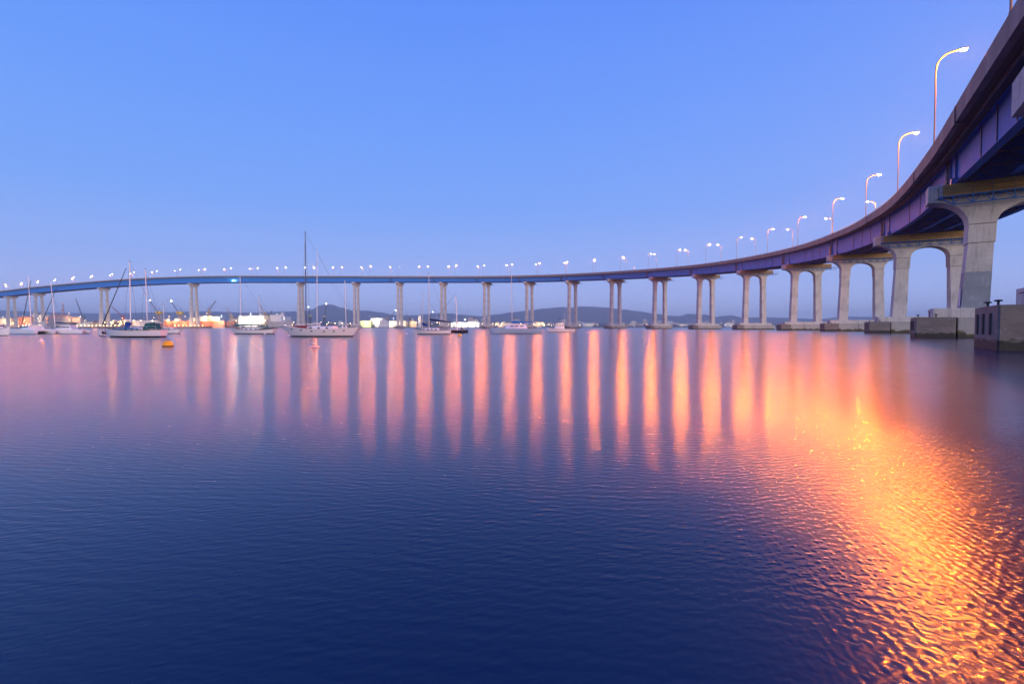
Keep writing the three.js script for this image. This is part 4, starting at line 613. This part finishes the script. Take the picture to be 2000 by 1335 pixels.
crane('tall dark crane with white lights before the rounded hill', 634, 640, 618, 637.5, 593.5, 1060, steelDark, wallMats.cream, 3, { lamp: 1 });
crane('dark crane leaning right towards the twelfth pier', 757, 640, 622, 773, 607, 1150, steelDark, wallMats.rust, 2.6, { lamp: 1 });
crane('dark crane leaning left behind the twelfth pier', 800, 640, 622, 794, 612, 1160, steelDark, steelDark, 2.6);
crane('dark crane above the navy sail cover', 839, 640, 618, 845, 609.5, 1200, steelDark, steelDark, 2.4, { lamp: 1 });
// timber rings that guard the channel piers, with lamps along the top
for (const [s, wpx, lab] of [[954, 31, 'dark timber guard ring with lamps round the channel pier by the dry dock'], [1113, 44, 'dark timber guard ring with lamps round the third pier from the left'], [795, 16, 'low dark guard ring round the channel pier behind the classic sailboat']]) {
  const q = lineAt(s), d = q.d, w = wpx / F * d, dp = 13, t = thing('pier_guard', lab, 'guard ring', [q.x, 0, -q.d], 0, 'guard rings of the channel piers'), out = [...arcPts(w - dp, 0, dp, dp, -90, 90, 8), ...arcPts(-w + dp, 0, dp, dp, 90, 270, 8)];
  const sh = new THREE.Shape(out.map(p => new THREE.Vector2(...p))); sh.holes.push(new THREE.Path(out.map(([x, y]) => new THREE.Vector2(x * .9, y * .78))));
  obj('ring', new THREE.ExtrudeGeometry(sh, { depth: 3.2, bevelEnabled: false }).rotateX(-Math.PI / 2).translate(0, -1, 0), wallMats.brown, t);
  const m = Math.round(w * 2 / 5.5); for (let k = 0; k < m; k++) { const x = lerp(-w + 3, w - 3, k / (m - 1)), l = obj('lamp_post', bar([x, 2.2, dp * .9], [x, 3.5, dp * .9], .1, 5), steelDark, t); if (s > 900) obj('lamp_lens', new THREE.SphereGeometry(.24, 6, 5).translate(x, 3.6, dp * .9), warmOn, l); }
  if (s > 900) for (const x of [-w * .5, w * .5]) { const l = new THREE.PointLight(WARM, 500, 0, 2); l.position.set(x, 3.9, dp * .9 + .8); l.castShadow = true; l.name = 'lamp_light'; t.add(l); }
}
// the town along the far shore
{
  const unit = new THREE.BoxGeometry(1, 1, 1).translate(0, .5, 0), cap = new THREE.BoxGeometry(1.05, .06, 1.05).translate(0, 1.03, 0), hutch = new THREE.BoxGeometry(.3, .18, .35).translate(-.15, 1.15, 0), band = new THREE.BoxGeometry(.86, .09, .03).translate(0, .62, .51), band2 = new THREE.BoxGeometry(.86, .09, .03).translate(0, .3, .51);
  const mats = [wallMats.white, wallMats.cream, wallMats.pink, wallMats.grey, wallMats.brown, wallMats.cream];
  const quayAt = px => along([[0, 900], [560, 960], [800, 1180], [1000, 1420], [1300, 1700], [1700, 1900], [2400, 2050]], px);
  for (let k = 0; k < 190; k++) {
    const px = k < 50 ? rr(-20, 900) : rr(900, 1740), back = Math.pow(rnd(), 1.3), d = quayAt(px) + 60 + back * 900, w = rr(9, 34), h = rr(5, 12) + (rnd() < .14 ? rr(6, 16) : 0), g = 2 + back * 15;
    const t = thing('town_building', 'low building in the distant waterfront town below the hills', 'building', [bx(px, d), g, -d], rr(-.25, .25), 'buildings of the town across the bay');
    const m = mats[Math.floor(rnd() * 6)], sc = [w, h, rr(10, 22)];
    obj('wall', unit, m, t).scale.set(...sc); obj('roof', [cap, hutch], roofMats[Math.floor(rnd() * 3)], t).scale.set(...sc); obj('window_band', h > 6 ? [band, band2] : band, paneMat, t).scale.set(...sc);
  }
  // tree belt between the houses: one dark mass of crowns
  const leaf = new THREE.IcosahedronGeometry(1, 1), lp = leaf.attributes.position; for (let i = 0; i < lp.count; i++) { const k = .7 + .6 * fbm(lp.getX(i) * .3 + .5, lp.getY(i) * .3 + lp.getZ(i) * .2 + .5, 2, 4); lp.setXYZ(i, lp.getX(i) * k, lp.getY(i) * k, lp.getZ(i) * k); } leaf.computeVertexNormals();
  const trees = new THREE.InstancedMesh(leaf, M(.05, .065, .03, 1), 520), o = new THREE.Object3D(); trees.name = 'distant_trees'; tag(trees, null, null, null, 'stuff');
  for (let k = 0; k < 520; k++) { const px = rr(-40, 1800), d = quayAt(px) + 40 + rnd() * 1000, r = rr(2.2, 5.5); o.position.set(bx(px, d), 2 + (d - quayAt(px)) * .014 + r * .5, -d); o.scale.set(r * rr(1, 1.7), r * rr(.6, 1.1), r); o.rotation.y = rnd() * 6; o.updateMatrix(); trees.setMatrixAt(k, o.matrix); }
  trees.castShadow = trees.receiveShadow = true; scene.add(trees);
  // its lit windows and street lights, far too many and small to count
  const bulb = new THREE.OctahedronGeometry(1);
  for (const [mat, n, r0, r1] of [[warmOn, 330, .2, .5], [coolOn, 150, .2, .48], [redOn, 34, .18, .34]]) {
    const im = new THREE.InstancedMesh(bulb, mat, n); im.name = numbered('town_lights'); tag(im, null, null, null, 'stuff');
    for (let k = 0; k < n; k++) { const px = rnd() < .5 ? rr(-10, 950) : rr(900, 1720), d = quayAt(px) + 15 + Math.pow(rnd(), 2) * 950, r = rr(r0, r1); o.rotation.set(0, 0, 0); o.position.set(bx(px, d), 4 + rnd() * 7 + (d - quayAt(px)) * .016, -d); o.scale.setScalar(r); o.updateMatrix(); im.setMatrixAt(k, o.matrix); }
    scene.add(im);
  }
  // work lights crowded along the quays
  for (const [mat, n] of [[warmOn, 120], [coolOn, 50]]) {
    const im = new THREE.InstancedMesh(bulb, mat, n); im.name = numbered('yard_lights'); tag(im, null, null, null, 'stuff');
    const zones = [[-10, 58], [88, 108], [205, 310], [320, 445], [460, 520], [690, 800], [845, 940], [1040, 1065], [960, 1010]];
    for (let k = 0; k < n; k++) { const [a, b] = zones[Math.floor(rnd() * zones.length)], px = rr(a, b), d = quayAt(px) + (px < 560 ? -4 : 0) + rr(0, 25); o.rotation.set(0, 0, 0); o.position.set(bx(px, d), rr(3.5, 15), -d); o.scale.setScalar(rr(.25, .6)); o.updateMatrix(); im.setMatrixAt(k, o.matrix); }
    scene.add(im);
  }
}
renderer.render(scene, camera);
